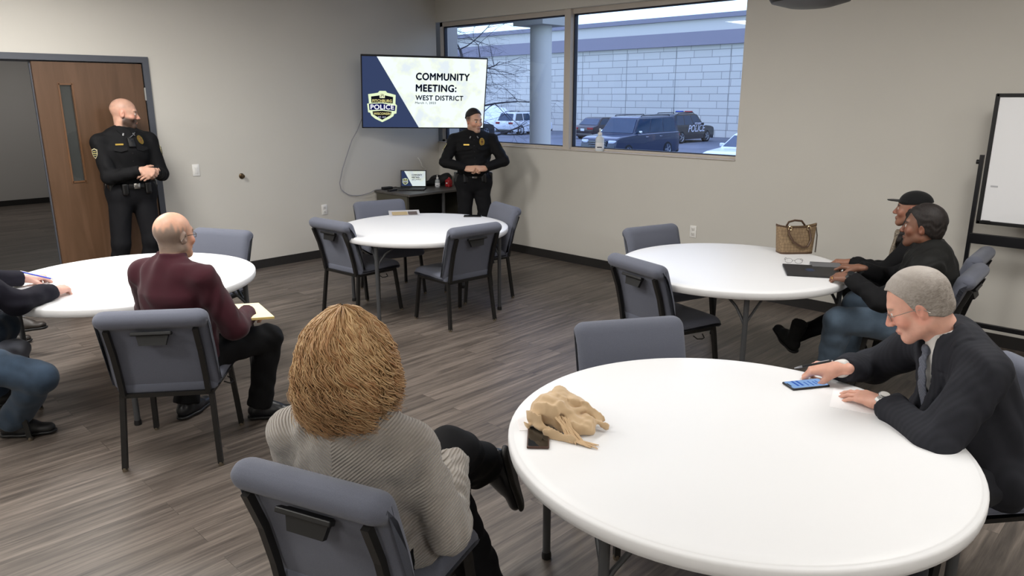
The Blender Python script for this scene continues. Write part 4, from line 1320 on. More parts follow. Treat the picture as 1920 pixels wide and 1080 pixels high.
P5.shoe('l', V(.1, 1, 0), mat('black_boot_leather', '14161b', rough=.3), mat('boot_sole', '1d1c1a', rough=.6), boot=.05)
# hair: thousands of waves in one mass
def wavy_hair(P):
    p = P.p; rs = np.random.RandomState(3); mb_v = []; mb_q = []; tint = []
    lite, mid, dark = [np.array(lin(c)[:3]) for c in ('d9b888', 'a5764c', '67472e')]  # hair highlights and shadows painted into the strand tones
    n = 0; K = 30; ns = 3600
    for i in range(ns):
        if i % 13 == 0:
            laz = rs.uniform(-2.5, 2.5); lwl = rs.uniform(.055, .090); lph = rs.uniform(0, 6.28); lamp = rs.uniform(.011, .021); ltw = rs.uniform(-.25, .25)
            lz = rs.uniform(-.03, .03); lth = rs.uniform(0, 1) ** .8 * .80; ltone = rs.uniform(0, 1); llay = rs.uniform(.62, 1.0) ** .6
        az = laz + rs.normal() * .045
        lay = np.clip(llay + rs.normal() * .05, .5, 1.05)
        th0 = abs(lth + rs.normal() * .06)
        zend = -.185 - .05 * math.cos(az) * .5 + lz + rs.uniform(-.015, .015) + (1 - lay) * .03
        R = lambda z: np.interp(z, [-.26, -.2, -.12, -.04, .04, .09, .12, .135], [.100, .130, .146, .140, .118, .085, .045, .0])
        z0 = .132 * math.cos(th0 * 1.5)
        wl = lwl * rs.uniform(.95, 1.05); ph = lph + rs.normal() * .18; amp = lamp * rs.uniform(.7, 1.1); tw = ltw + rs.normal() * .05
        ph2 = rs.uniform(0, 6.28)
        pts = []
        for k in range(K):
            t = k / (K - 1)
            z = z0 + (zend - z0) * (t ** 1.15)
            r = R(z) * (.80 + .20 * lay) + .006 * math.sin(ph2 + t * 5)
            s = (z0 - z)
            wv = amp * (.3 + t * 1.1) * math.sin(2 * PI * s / wl + ph)
            wr = amp * .7 * (.3 + t) * math.cos(2 * PI * s / wl + ph)
            a = az + tw * t + wv / max(r, .04)
            r2 = r + wr - (.012 * t * t if lay < .9 else -.010 * t)
            pts.append(p.hp(math.sin(a) * r2 * 1.0, -.012 - math.cos(a) * r2 * 1.02, z + .006 * math.sin(ph + 9 * t)))
        fly = i % 13 == 0 and i % 2 == 0
        pts = np.array(pts)
        if fly: pts = pts + (pts - p.hp(0, -.01, 0)) * (np.linspace(0, 1, K)[:, None] ** 1.5) * rs.uniform(.04, .16)
        rad = (.0009 if fly else rs.uniform(.0012, .0024)) * (1 - .55 * np.linspace(0, 1, K) ** 3)
        tg = np.gradient(pts, axis=0); tg /= np.linalg.norm(tg, axis=1)[:, None] + 1e-9
        ref = pts - p.hp(0, -.01, 0); b1 = np.cross(tg, ref); b1 /= np.linalg.norm(b1, axis=1)[:, None] + 1e-9; b2 = np.cross(tg, b1)
        for j, (c1, c2) in enumerate(((1, 0), (0, .6), (-1, 0), (0, -.6))): mb_v.append(pts + (b1 * c1 + b2 * c2) * rad[:, None])
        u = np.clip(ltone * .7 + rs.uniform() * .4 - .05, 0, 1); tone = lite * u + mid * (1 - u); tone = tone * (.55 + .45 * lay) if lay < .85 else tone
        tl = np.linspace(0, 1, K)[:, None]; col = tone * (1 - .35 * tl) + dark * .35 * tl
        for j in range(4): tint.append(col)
        base = n; kk = np.arange(K - 1)
        for j in range(4):
            j2 = (j + 1) % 4
            mb_q.append(np.stack([base + j * K + kk, base + j2 * K + kk, base + j2 * K + kk + 1, base + j * K + kk + 1], 1))
        n += 4 * K
    F = Field(h=.007)
    F.ell(p.hp(0, -.02, .03), np.array([.086, .098, .082]), p.hR(), .02)
    F.ell(p.hp(0, -.035, -.075), np.array([.112, .095, .10]), p.hR(), .04)
    F.plane(p.hp(0, .055, 0), p.hf + p.hu * .2, .01)
    Pv, Q = F.mesh(folds(8, .006, .04))
    Vt = np.concatenate(mb_v + [Pv]); Qt = np.concatenate(mb_q + [Q + n])
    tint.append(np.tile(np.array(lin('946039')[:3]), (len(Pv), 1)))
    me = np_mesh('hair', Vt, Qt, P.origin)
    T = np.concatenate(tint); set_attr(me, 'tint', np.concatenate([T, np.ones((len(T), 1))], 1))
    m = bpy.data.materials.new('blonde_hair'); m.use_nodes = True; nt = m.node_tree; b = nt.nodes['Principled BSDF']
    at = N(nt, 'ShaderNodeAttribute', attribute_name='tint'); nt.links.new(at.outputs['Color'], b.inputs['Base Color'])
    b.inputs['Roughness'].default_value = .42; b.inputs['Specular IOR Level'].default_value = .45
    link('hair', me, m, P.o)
wavy_hair(P5)

# --- dark suit at the right
fv = unit(V(-.52, -.85, 0)); rv = np.cross(fv, V(0, 0, 1))
pose = Pose((7.085, -3.425, .53), fv, S=1.02, lean=.34, chest_face=(-.76, -.65), look=unit(V(-.86, -.27, -.50)), head_fwd=.070, neck=.82, wide=1.0, girth=1.10, slouch=.25, spine=.985, shrug=-.005,
            wr=V(6.61, -3.535, .805), wl=V(6.835, -3.690, .775), pr=V(-.5, .7, -.6), pl=V(.21, -.18, -.09),
            ar=V(6.85, -3.80, .10), al=V(7.05, -3.85, .10), kr=fv + V(0, 0, .6), kl=fv + V(0, 0, .6))
P6 = Person(pose, 'grey-haired person in a dark suit and tie at the nearest table, pen in hand', skin='cf9c88', hh=.0028, lips='b3786a', brow='8d7a6c')
P6.fat = .006
P6.hand('r', V(-.93, -.20, -.18), V(-.1, -.35, .93), 'pen').hand('l', V(-.93, .30, -.10), V(.0, -.1, .99), 'flat')
P6.body()
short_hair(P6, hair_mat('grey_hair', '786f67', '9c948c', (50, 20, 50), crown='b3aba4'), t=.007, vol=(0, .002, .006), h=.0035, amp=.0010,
           line=([-.13, -.06, -.035, -.012, .01, .03, .062, .1], [-.062, -.058, -.040, -.030, -.012, .050, .088, .092]))
top(P6, cloth('white_shirt', 'd9d6d2', rough=.7, bump=.1), 'dress_shirt', o=.006, h=.007, amp=.002, collar=.038, cr=.002, seed=61, cuff_ext=.008)
SUIT = cloth('charcoal_suit', '26272d', rough=.8, sheen=0, rib=.06, ribw=.02, axis='X', bump=.25, var=.06)
top(P6, SUIT, 'suit_jacket', o=.024, h=.0065, hem=-.10, pel=True, amp=.006, wl=.11, seed=62, collar=.012, cr=.012, vneck=(.060, -.17, .135), lapel=True, r=1.06, belly=.02, k=.045, cf=.90)
pants(P6, cloth('charcoal_trousers', '202127', rough=.8), o=.014, seed=63)
for sd in 'rl': P6.shoe(sd, fv, mat('black_leather_shoe', '15161a', rough=.35), M_blackp)
p = pose; S = p.S
F = Field(h=.004)
yf = lambda z: np.interp(z, [-.25, -.12, 0, .08, .13, .16], [.172, .160, .146, .126, .100, .085])
zs = np.linspace(.135, -.24, 9)
for a, b in zip(zs, zs[1:]):
    wa, wb = [np.interp(z, [-.24, .10, .135], [.040, .020, .017]) for z in (a, b)]
    F.cone(p.cp(0, yf(a), a), p.cp(0, yf(b), b), wa * S, wb * S, .016, axis=p.cf, flat=.22)
F.ell(p.cp(0, .098, .132), np.array([.020, .015, .020]) * S, np.stack([p.cr, p.cf, p.cu]), .006)
P6.part('necktie', F, cloth('grey_tie', '5b5f6b', rough=.55, rib=.2, ribw=.012, chevron=.8, bump=.1))
glasses(P6, '9a948c', r=.0012, metal=.9)
def watch(P, side, strap, face, parent=None):
    p = P.p; e, w = (p.er, p.wr) if side == 'r' else (p.el, p.wl)
    d = unit(w - e); bk = P.hands[0 if P.hands[0][0] == side else 1][2]; bk = unit(bk - d * (bk @ d)); lt = np.cross(d, bk)
    c = w + d * .004; m = MB()
    pts = [c + lt * math.cos(a) * .0335 * p.S + bk * math.sin(a) * .0275 * p.S for a in np.linspace(0, 2 * PI, 25)]
    Rm = Matrix((lt, d, bk)).transposed()
    for a, b in zip(pts, pts[1:]): m.box((a + b) / 2, (np.linalg.norm(b - a) * 1.2, .018, .004), Matrix((unit(b - a), d, np.cross(unit(b - a), d))).transposed())
    o = P.attach('wristwatch', m, strap, smooth=40)
    m = MB().lathe([(0, 0), (.020, 0), (.021, .003), (.020, .008), (.017, .010)], c + bk * .0265 * p.S, 28, Rm); P.attach('watch_case', m, strap, parent=o)
    m = MB().lathe([(.017, .0095), (0, .0097)], c + bk * .0265 * p.S, 28, Rm); P.attach('watch_face', m, face, parent=o)
watch(P6, 'l', M_steel, mat('watch_dial', 'e5e4e0', .3))

# --- black vest and jeans
fv = unit(V(-.98, -.12, 0)); rv = np.cross(fv, V(0, 0, 1))
pose = Pose((6.40, -1.62, .52), fv, S=1.02, spine=.84, lean=.02, chest_face=(-.97, -.22), look=unit(V(-.97, -.10, .02)), head_fwd=.05, wide=1.08, girth=1.08, slouch=.10,
            wr=V(5.98, -1.55, .785), wl=V(6.045, -1.865, .785), pr=V(.3, 1, -.7), pl=V(.6, -.9, -.9),
            ar=V(5.92, -1.42, .10), al=V(5.93, -1.75, .10), kr=V(-.9, .1, .6), kl=V(-.9, -.55, .6))
P7 = Person(pose, 'person with short black hair in a black padded vest and blue jeans', skin='7a5340', lips='6a4138', brow='1c1411', hh=.0035)
P7.hand('r', V(-.96, .10, -.1), V(0, 0, 1), 'relaxed').hand('l', V(-.93, .22, -.10), V(-.05, -.25, .95), 'relaxed')
P7.tints.append(lambda C, x, y, z, near: mixc(C, '2a1c15', (np.abs(x) < .028) * (((np.abs(z + .056) < .006) & (y > .07)) | ((np.abs(z + .094) < .010) & (y > .06))) * near * .6))
P7.body()
short_hair(P7, hair_mat('black_hair', '141110', '2c2523'), t=.008, vol=(0, .004, .008))
top(P7, cloth('black_sleeves', '121214', rough=.85, sheen=0), 'jacket_sleeves', o=.018, h=.008, amp=.006, seed=71, hem=.0, collar=.045, cr=.012).name = 'jacket'
top(P7, cloth('black_vest', '151514', rough=.7, bump=.15, sheen=0), 'padded_vest', o=.038, h=.008, hem=-.06, pel=True, amp=.008, wl=.10, seed=72, sleeves=False, collar=.05, cr=.022)
pants(P7, M_jean, o=.016, seed=73, name='jeans', flare=.02, r=1.05)
for sd in 'rl': P7.shoe(sd, fv, mat('dark_brown_shoe', '2a2420', rough=.5), M_blackp)
watch(P7, 'l', M_blackp, mat('watch_dark_dial', '1d2024', .15))
q0, q1 = P7.tips['l'][2][0], P7.tips['l'][2][1]
d = unit(q1 - q0); a = unit(np.cross(d, V(0, 0, 1))); b = np.cross(d, a); c = q0 + (q1 - q0) * .45
P7.attach('ring', MB().tube([c + (a * math.cos(t) + b * math.sin(t)) * .0104 for t in np.linspace(0, 2 * PI, 20)], .0018, 6, cap=False), mat('gold_ring', 'd8b25a', rough=.25, metal=1))

# --- black cap, behind the vest
fv = unit(V(-.95, -.25, 0)); rv = np.cross(fv, V(0, 0, 1))
pose = Pose((6.15, -.95, .53), fv, S=.98, spine=.88, lean=.06, look=unit(V(-.97, -.16, .03)), head_fwd=.04, girth=1.02,
            wr=V(5.86, -1.12, .70), wl=V(5.84, -1.30, .76), pr=V(.4, 1, -.7), pl=V(.3, -1, -.8),
            ar=V(5.83, -.95, .10), al=V(5.615, -1.595, .245), kr=V(-.9, .2, .6), kl=V(-.6, -.6, .9))
P8 = Person(pose, 'person in a black cap and dark coat seated behind the one in the padded vest', skin='8f6450', lips='74463c', brow='1c1411', hh=.004)
P8.hand('r', V(-.9, -.2, -.1), V(0, 0, 1), 'relaxed').hand('l', V(-.95, -.05, -.1), V(0, 0, 1), 'relaxed')
P8.body()
top(P8, cloth('black_coat', '0e0e10', rough=.85, sheen=0), 'coat', o=.020, h=.009, amp=.006, seed=81, hem=-.05, pel=True, collar=.03)
pants(P8, cloth('black_leggings', '0b0b0d', rough=.85, sheen=0), o=.010, seed=83, flare=.0)
for sd, tv, uv in (('r', fv, V(0, 0, 1)), ('l', unit(V(-.78, .50, .36)), V(.36, -.2, 1))): P8.shoe(sd, tv, mat('black_suede_boot', '0c0c0d', rough=.9), M_blackp, up=uv, boot=.10, size=1.02)
p = pose; S = p.S
F = Field(h=.005)         # cap with a short peak
F.ell(p.hp(0, -.014, .048), np.array([.086, .108, .082]) * S, p.hR(), .01)
F.plane(p.hp(0, 0, .040), -p.hu - p.hf * .15, .004)
F.cone(p.hp(0, .05, .050), p.hp(0, .120, .050), .070 * S, .055 * S, .01, axis=p.hu, flat=.10)
P8.part('cap', F, cloth('black_cap', '121213', rough=.85))
F = Field(h=.006)         # hair below the cap, down on the shoulders
F.ell(p.hp(0, -.03, -.01), np.array([.084, .090, .08]) * S, p.hR(), .03)
for s in (-1, 1): F.cone(p.hp(s * .070, -.02, -.02), p.hp(s * .085, .035, -.21), .034, .030, .03)
F.plane(p.hp(0, .035, 0), p.hf * 1 + p.hu * .1, .01)
P8.part('hair', F, hair_mat('black_hair', '141110', '2c2523'), folds(6, .004, .03))
F = Field(h=.005)         # patterned scarf at the neck
for i in range(10):
    a0, a1 = [2 * PI * (i + j) / 10 for j in (0, 1)]
    g = lambda a: p.N + p.cr * math.cos(a) * .082 + p.cf * (math.sin(a) * .085 + .02) + p.cu * (.01 - .03 * math.sin(a))
    F.cone(g(a0), g(a1), .028, .028, .01)
F.cone(p.cp(-.02, .12, .10), p.cp(-.05, .15, -.06), .035, .045, .02, axis=p.cf, flat=.4)
P8.part('scarf', F, hair_mat('scarf_print', '2a2826', 'a99a86', (40, 40, 40)), folds(7, .004, .03))
# ---------------------------------------------------------------- outside
G = -1.0
M_asph = mat('asphalt', '6a6d75', rough=.8, var=.18, vscale=.5, bump=.2, bscale=60)
struct('ground', MB().box((-10, 32, G - .05), (140, 63, .1)), M_asph, smooth=0)
struct('ground_walk', MB().box((-6, 2.9, G + .45), (34, 5.4, .9)), mat('concrete_walk', '9a9893', rough=.85, var=.1), smooth=0)
def block_mat():
    m = bpy.data.materials.new('split_block'); m.use_nodes = True
    nt = m.node_tree; b = nt.nodes['Principled BSDF']
    t = N(nt, 'ShaderNodeTexCoord'); sp = N(nt, 'ShaderNodeSeparateXYZ'); nt.links.new(t.outputs['Object'], sp.inputs[0])
    cb = N(nt, 'ShaderNodeCombineXYZ'); nt.links.new(sp.outputs['X'], cb.inputs['X']); nt.links.new(sp.outputs['Z'], cb.inputs['Y'])
    br = N(nt, 'ShaderNodeTexBrick', offset=.42, offset_frequency=2, squash=.62, squash_frequency=3)
    br.inputs['Scale'].default_value = 1; br.inputs['Brick Width'].default_value = 2.3; br.inputs['Row Height'].default_value = .50
    br.inputs['Mortar Size'].default_value = .022; br.inputs['Mortar Smooth'].default_value = .1
    br.inputs['Color1'].default_value = lin('c3bfb8'); br.inputs['Color2'].default_value = lin('cbc7c0'); br.inputs['Mortar'].default_value = lin('8d8a88')
    nt.links.new(cb.outputs[0], br.inputs['Vector']); nt.links.new(br.outputs['Color'], b.inputs['Base Color'])
    b.inputs['Roughness'].default_value = .9
    return m
FY = 42.0
fac = struct('exterior_wall', MB().box((-20, FY + 4, (5.33 + G) / 2 - .1), (120, 8, 5.33 - G + .2)), block_mat(), smooth=0)
m = MB()
for i in range(22): m.box((-62 + 4.35 * i, FY - .005, 2.1), (.035, .02, 6.3))
m.build('control_joint', mat('joint_grey', '8b8886', rough=.9), fac, smooth=0)
MB().box((-20, FY + 3.85, 5.78), (120.4, 8.3, .92)).build('purple_band', mat('band_mauve', '8a8591', rough=.8), fac, smooth=0)
MB().box((-20, FY + 4.1, 6.66), (119.6, 7.9, .84)).build('upper_fascia', mat('fascia_cream', 'cac6c0', rough=.85), fac, smooth=0)
MB().box((-20, FY + 3.95, 7.24), (120.2, 8.1, .32)).build('roof_edge', mat('coping_mauve', '85828e', rough=.7), fac, smooth=0)
# portico of this building: round column, square capital, beam and slab
cx, cy = -2.12, 4.35
col = struct('column', MB().lathe([(.205, -.1), (.205, 3.12)], (cx, cy, 0), 40), mat('column_paint', 'b9b6ae', rough=.8))
cap = MB().box((cx, cy, 3.20), (.74, .74, .16)); cap.build('capital', mat('capital_paint', '9d9a92', rough=.8), col, smooth=0)
M_sof = mat('soffit_paint', '8c8a86', rough=.85)
struct('beam', MB().box((-9.6, cy + .12, 3.50), (15.6, .62, .44)), M_sof, smooth=0)
struct('roof_portico', MB().box((-9.6, 2.45, 3.82), (15.8, 4.9, .24)), M_sof, smooth=0)
struct('exterior_wall_side', MB().box((-9.0, .35, 1.4), (17.7, .3, 4.6)), mat('outside_render', '9b9690', rough=.9), smooth=0)

# bare tree
def tree(loc):
    rs = random.Random(12)
    mb = MB()
    def grow(p, d, L, r, lv):
        pts = [p]; q = p.copy(); dd = d.copy(); n = 5
        for i in range(n):
            dd = (dd + Vector((rs.uniform(-.22, .22), rs.uniform(-.22, .22), rs.uniform(-.16, .12 if lv > 1 else .2)))).normalized()
            q = q + dd * (L / n); pts.append(q.copy())
        mb.tube(pts, [r * (1 - .6 * i / n) for i in range(n + 1)], 6 if lv < 2 else 4)
        if lv >= 5: return
        for i in range((16, 7, 5, 4, 3)[lv]):
            k = rs.randint(2, n); b = pts[k]
            ax = Vector((rs.uniform(-1, 1), rs.uniform(-1, 1), rs.uniform(-.5, .35 if lv else .8))).normalized()
            grow(b, (dd * .55 + ax).normalized(), L * (rs.uniform(.30, .46) if lv == 0 else rs.uniform(.48, .70)), r * (1 - .6 * k / n) * (.5 if lv == 0 else .62), lv + 1)
    grow(Vector((0, 0, 0)), Vector((0, 0, 1)), 4.3, .10, 0)
    o = mb.build('bare_tree', mat('bark', '3c3a40', rough=.9)); o.location = loc
    tag(o, 'bare leafless tree outside the window, partly hidden by the screen', 'tree')
tree((-8.3, 8.7, G))

# snow bank
F = Field(h=.22)
rs = np.random.RandomState(4)
for i in range(16):
    F.ell((-45 + rs.uniform(-6, 7), 38.2 + rs.uniform(-2, 2), G + .2), (rs.uniform(1.2, 2.4), rs.uniform(1.0, 1.8), rs.uniform(.9, 1.9)), None, .5)
F.plane((0, 0, G), (0, 0, -1), .05)
Pv, Q = F.mesh(folds(3, .12, 1.1))
o = link('snow_bank', np_mesh('snow_bank', Pv, Q, (-45, 38.2, G)), mat('snow', 'eef2f8', rough=.8)); o.location = (-45, 38.2, G)
tag(o, 'bank of ploughed snow in the car park behind the white parked car', 'snow bank')

# ---------------------------------------------------------------- cars (nose along +Y of the object)
M_glasscar = mat('car_glass', '34506e', rough=.05, spec=1.0, coat=1.0)  # sky reflection put into the glass as a blue base colour
M_tire = mat('tyre', '17181a', rough=.85)
M_rim = mat('alloy_rim', '9fa3aa', rough=.3, metal=.8)
M_lamp = mat('head_lamp', 'd6dde6', rough=.1, spec=.8)
M_red = mat('tail_lamp', '8e1b24', rough=.2)
M_chrome = mat('chrome', 'c9ccd2', rough=.12, metal=1)
def make_car(label, name, paint, L, W, H, kind, loc, rz, tail_red=True, police=False):
    c = empty(name, loc, rz); tag(c, label, 'car')
    hw = W / 2; h2 = L / 2
    belt = H * (.60 if kind != 'sedan' else .63); hood = H * (.56 if kind != 'sedan' else .58)
    gr = .22
    nose = h2; ws0 = h2 - L * (.27 if kind != 'sedan' else .30)          # base of the windscreen
    wst = ws0 - (.62 if kind != 'sedan' else .80); rt = -h2 + (.42 if kind != 'sedan' else 1.15); rb = -h2 + (.12 if kind != 'sedan' else .55)
    if kind == 'big': wst = ws0 - .55; rt = -h2 + .22; rb = -h2 + .08
    P = [(-h2 + .04, gr + .12), (-h2 + .25, gr), (h2 - .25, gr), (h2 - .02, gr + .14), (h2, hood * .62), (h2 - .10, hood * .92), (h2 - .45, hood), (ws0, belt), (rb, belt + .03), (-h2 + .02, belt * .92), (-h2, belt * .6)]
    P = round_poly(P, .10, 3)
    Rm = Matrix(((0, 0, 1), (1, 0, 0), (0, 1, 0)))     # (x,y) of the polygon -> (Y,Z), extrusion -> X
    m = MB(); m.prism(P, W, Rm, (-hw, 0, 0))
    bmesh.ops.bevel(m.bm, geom=[e for e in m.bm.edges if abs(e.verts[0].co.x - e.verts[1].co.x) < 1e-4], offset=.07, segments=3, profile=.6, affect='EDGES')
    body = m.build('body', paint, c, smooth=40)
    # cabin: tapered towards the roof
    gp = [(ws0 + .02, belt - .02), (wst, H - .05), (wst - .25, H), (rt + .25, H), (rt, H - .06), (rb, belt - .02)]
    ti = lambda z: (z - belt) / (H - belt) * W * .085
    def side(s, off=0): return [(s * (hw - .05 - ti(z) + off), y, z) for y, z in gp]
    m = MB(); a = [m.bm.verts.new(p) for p in side(-1)]; b = [m.bm.verts.new(p) for p in side(1)]
    m.bm.faces.new(a); m.bm.faces.new(b[::-1])
    for i in range(len(gp)): m.bm.faces.new((a[i], a[(i + 1) % len(gp)], b[(i + 1) % len(gp)], b[i]))
    bmesh.ops.recalc_face_normals(m.bm, faces=m.bm.faces)
    bmesh.ops.bevel(m.bm, geom=[e for e in m.bm.edges if min(v.co.z for v in e.verts) > belt], offset=.05, segments=2, profile=.6, affect='EDGES')
    m.build('cabin', paint, c, smooth=40)
    # glass
    def lerp(p, q, t): return (p[0] + (q[0] - p[0]) * t, p[1] + (q[1] - p[1]) * t)
    zt = H - .10
    fr = lambda z: ws0 + .02 + (wst - ws0 - .02) * (z - belt + .02) / (H - .05 - belt + .02)
    re = lambda z: rb + (rt - rb) * (z - belt + .02) / (H - .06 - belt + .02)
    zb = belt + .05
    for nm, f, sg in (('windscreen', fr, 1), ('rear_window', re, -1)):
        if kind == 'sedan' or nm == 'windscreen' or True:
            xb, xt = hw - .10 - ti(zb), hw - .11 - ti(zt)
            m = MB(); o_ = sg * .022
            m.quad([(-xb, f(zb) + o_, zb), (xb, f(zb) + o_, zb), (xt, f(zt) + o_, zt), (-xt, f(zt) + o_, zt)])
            bmesh.ops.solidify(m.bm, geom=m.bm.faces[:], thickness=.012)
            m.build(nm, M_glasscar, c, smooth=0)
    y0, y1 = re(zb) + .18, fr(zb) - .12; t0_, t1_ = re(zt) + .16, fr(zt) - .10
    nwin = 2 if kind == 'sedan' else 3
    for s in (-1, 1):
        for k in range(nwin):
            fa, fb = k / nwin, (k + 1) / nwin
            A = y0 + (y1 - y0) * fa + .03; B = y0 + (y1 - y0) * fb - .03; Ct = t0_ + (t1_ - t0_) * fb - .03; Dt = t0_ + (t1_ - t0_) * fa + .03
            xb, xt = s * (hw - .045 - ti(zb)), s * (hw - .045 - ti(zt))
            m = MB(); m.quad([(xb, A, zb), (xb, B, zb), (xt, Ct, zt), (xt, Dt, zt)]); bmesh.ops.solidify(m.bm, geom=m.bm.faces[:], thickness=.012)
            m.build('side_window', M_glasscar, c, smooth=0)
        # mirrors, door handles
        MB().box((s * (hw + .07), ws0 - .35, belt + .08), (.20, .11, .15), bev=.04, seg=3).build('wing_mirror', M_chrome if kind == 'big' else paint, c)
        for yy in (.20, -.95): MB().box((s * (hw + .012), yy, belt - .14), (.035, .20, .035), bev=.012).build('door_handle', M_chrome if kind == 'big' else paint, c)
        # wheels in dark arches
        for yy in (h2 - L * .19, -h2 + L * .20):
            r = .345 if kind == 'sedan' else .37
            RX_ = Matrix.Rotation(s * PI / 2, 3, 'Y')
            MB().lathe([(0, .0), (r + .07, 0), (r + .07, .012), (0, .012)], (s * (hw - .015), yy, r + .03), 28, RX_).build('wheel_arch', M_tire, c, smooth=0)
            w = MB().lathe([(r * .68, -.20), (r, -.20), (r, .0), (r - .03, .03), (r * .70, .03), (r * .68, .0)], (s * (hw - .01), yy, r), 32, RX_).build('tyre', M_tire, c, smooth=50)
            rm = MB().lathe([(0, .012), (r * .18, .022), (r * .20, .0), (r * .62, .004), (r * .70, .028)], (s * (hw - .01), yy, r), 32, RX_)
            for q in range(5):
                a = q * 2 * PI / 5
                rm.box((s * (hw + .008), yy + math.cos(a) * r * .40, r + math.sin(a) * r * .40), (.02, r * .50, .055), Matrix.Rotation(a, 3, 'X'))
            rm.build('rim', M_rim, w, smooth=40)
        # lamps
        MB().box((s * (hw - .22), h2 - .09, hood * .80), (.40, .14, .14), Matrix.Rotation(-s * .25, 3, 'Z'), bev=.04).build('headlamp', M_lamp, c)
        if kind == 'sedan': MB().box((s * (hw - .26), -h2 + .03, belt * .80), (.48, .10, .14), bev=.03).build('tail_lamp', M_red, c)
        else: MB().box((s * (hw - .22), -h2 + .03, belt * .88), (.42, .10, .15), bev=.03).build('tail_lamp', M_red, c)
    m = MB().box((0, h2 - .015, hood * .72), (W * .52, .06, .26), bev=.02); g = m.build('grille', M_blackp, c)
    m = MB()
    for k in range(3): m.box((0, h2 + .02, hood * .72 - .09 + .09 * k), (W * .50, .015, .022))
    m.build('grille_bar', M_chrome, g, smooth=0)
    MB().box((0, -h2 - .005, belt * .70), (.32, .02, .16), bev=.01).build('number_plate', mat('plate_white', 'd9dde4', rough=.5), c)
    MB().box((0, -h2 + .05, gr + .08), (W * .96, .18, .22), bev=.05).build('rear_bumper', M_blackp if kind != 'sedan' else paint, c)
    MB().box((0, h2 - .06, gr + .10), (W * .94, .18, .24), bev=.05).build('front_bumper', M_blackp if kind != 'sedan' else paint, c)
    for s in (-1, 1):
        if kind != 'sedan': MB().tube([(s * (hw - .26), wst - .3, H - .01), (s * (hw - .26), wst - .35, H + .045), (s * (hw - .26), rt + .45, H + .045), (s * (hw - .26), rt + .4, H - .01)], .022, 8).build('roof_rail', M_blackp, c)
    if police:
        lb = MB().box((0, .25, H + .075), (1.15, .30, .05), bev=.02).build('light_bar', M_blackp, c)
        MB().box((-.33, .25, H + .11), (.46, .26, .10), bev=.03).build('blue_lens', mat('blue_lens', '2b4fb4', rough=.2), lb)
        MB().box((.33, .25, H + .11), (.46, .26, .10), bev=.03).build('red_lens', mat('red_lens', 'a3222f', rough=.2), lb)
        MB().tube([(0, -.9, H), (0, -1.0, H + .42)], .008, 6).build('aerial', M_blackp, c)
        Mw = mat('police_lettering', 'c9cbd6', rough=.5)
        for body_, size, zz, yy in (('POLICE', .60, .86, .20), ('FITCHBURG', .17, 1.17, .42)):
            me = text_mesh(body_, size, bold=.006, shear=.22)
            for s in (1, -1):
                o = link('lettering', me.copy() if s < 0 else me, Mw, c); o.location = (s * (hw + .006), yy, zz)
                o.rotation_euler = (PI / 2, 0, PI / 2 if s > 0 else -PI / 2)
    return c
mc = lambda n, col_, **k: mat(n, col_, rough=.25, spec=.6, coat=.5, **k)
make_car('white parked SUV outside, half hidden by the round column', 'parked_car', mc('paint_white', 'dfe3ea'), 4.6, 1.82, 1.68, 'suv', (-32.6, 36.3, G), 0)
make_car('dark parked sedan outside, between the column and the dark blue SUV', 'parked_car', mc('paint_dark_maroon', '2c2328'), 4.7, 1.8, 1.44, 'sedan', (-24.7, 36.0, G), 0)
make_car('dark blue SUV nearest outside the window, nose to the left', 'parked_car', mc('paint_dark_blue', '17243d'), 5.3, 2.0, 1.93, 'big', (-13.25, 23.2, G), PI)
make_car('black police SUV outside with POLICE on its door and a light bar', 'police_car', mc('paint_black', '17181b'), 4.95, 1.98, 1.78, 'suv', (-18.2, 35.6, G), 0, police=True)
make_car('white car outside, cut off by the right end of the window', 'parked_car', mc('paint_white2', 'dfe3ea'), 4.7, 1.82, 1.46, 'sedan', (-6.0, 21.0, G), PI)
make_car('black car outside, mostly hidden behind the wall screen and presenter', 'parked_car', mc('paint_black2', '1a1c21'), 4.7, 1.85, 1.62, 'suv', (-32.6, 29.8, G), 0)
# ---------------------------------------------------------------- slide shown on the screens
def emis(name, col, s=1.0):
    if name in _MC: return _MC[name]
    m = bpy.data.materials.new(name); m.use_nodes = True; nt = m.node_tree
    nt.nodes.remove(nt.nodes['Principled BSDF'])
    e = N(nt, 'ShaderNodeEmission'); e.inputs['Color'].default_value = lin(col); e.inputs['Strength'].default_value = s
    nt.links.new(e.outputs[0], nt.nodes['Material Output'].inputs['Surface']); _MC[name] = m
    return m
def slide_white(name, s):
    m = bpy.data.materials.new(name); m.use_nodes = True; nt = m.node_tree; nt.nodes.remove(nt.nodes['Principled BSDF'])
    t = N(nt, 'ShaderNodeTexCoord'); n = N(nt, 'ShaderNodeTexNoise', i_Scale=5.0, i_Detail=4.0); nt.links.new(t.outputs['Object'], n.inputs['Vector'])
    cr = N(nt, 'ShaderNodeValToRGB'); e = cr.color_ramp.elements; e[0].position = .38; e[0].color = lin('e2ecf2'); e[1].position = .54; e[1].color = lin('f2ffff')
    k = cr.color_ramp.elements.new(.47); k.color = lin('f0f8ea')
    nt.links.new(n.outputs['Fac'], cr.inputs['Fac'])
    em = N(nt, 'ShaderNodeEmission'); em.inputs['Strength'].default_value = s; nt.links.new(cr.outputs[0], em.inputs['Color'])
    nt.links.new(em.outputs[0], nt.nodes['Material Output'].inputs['Surface']); return m
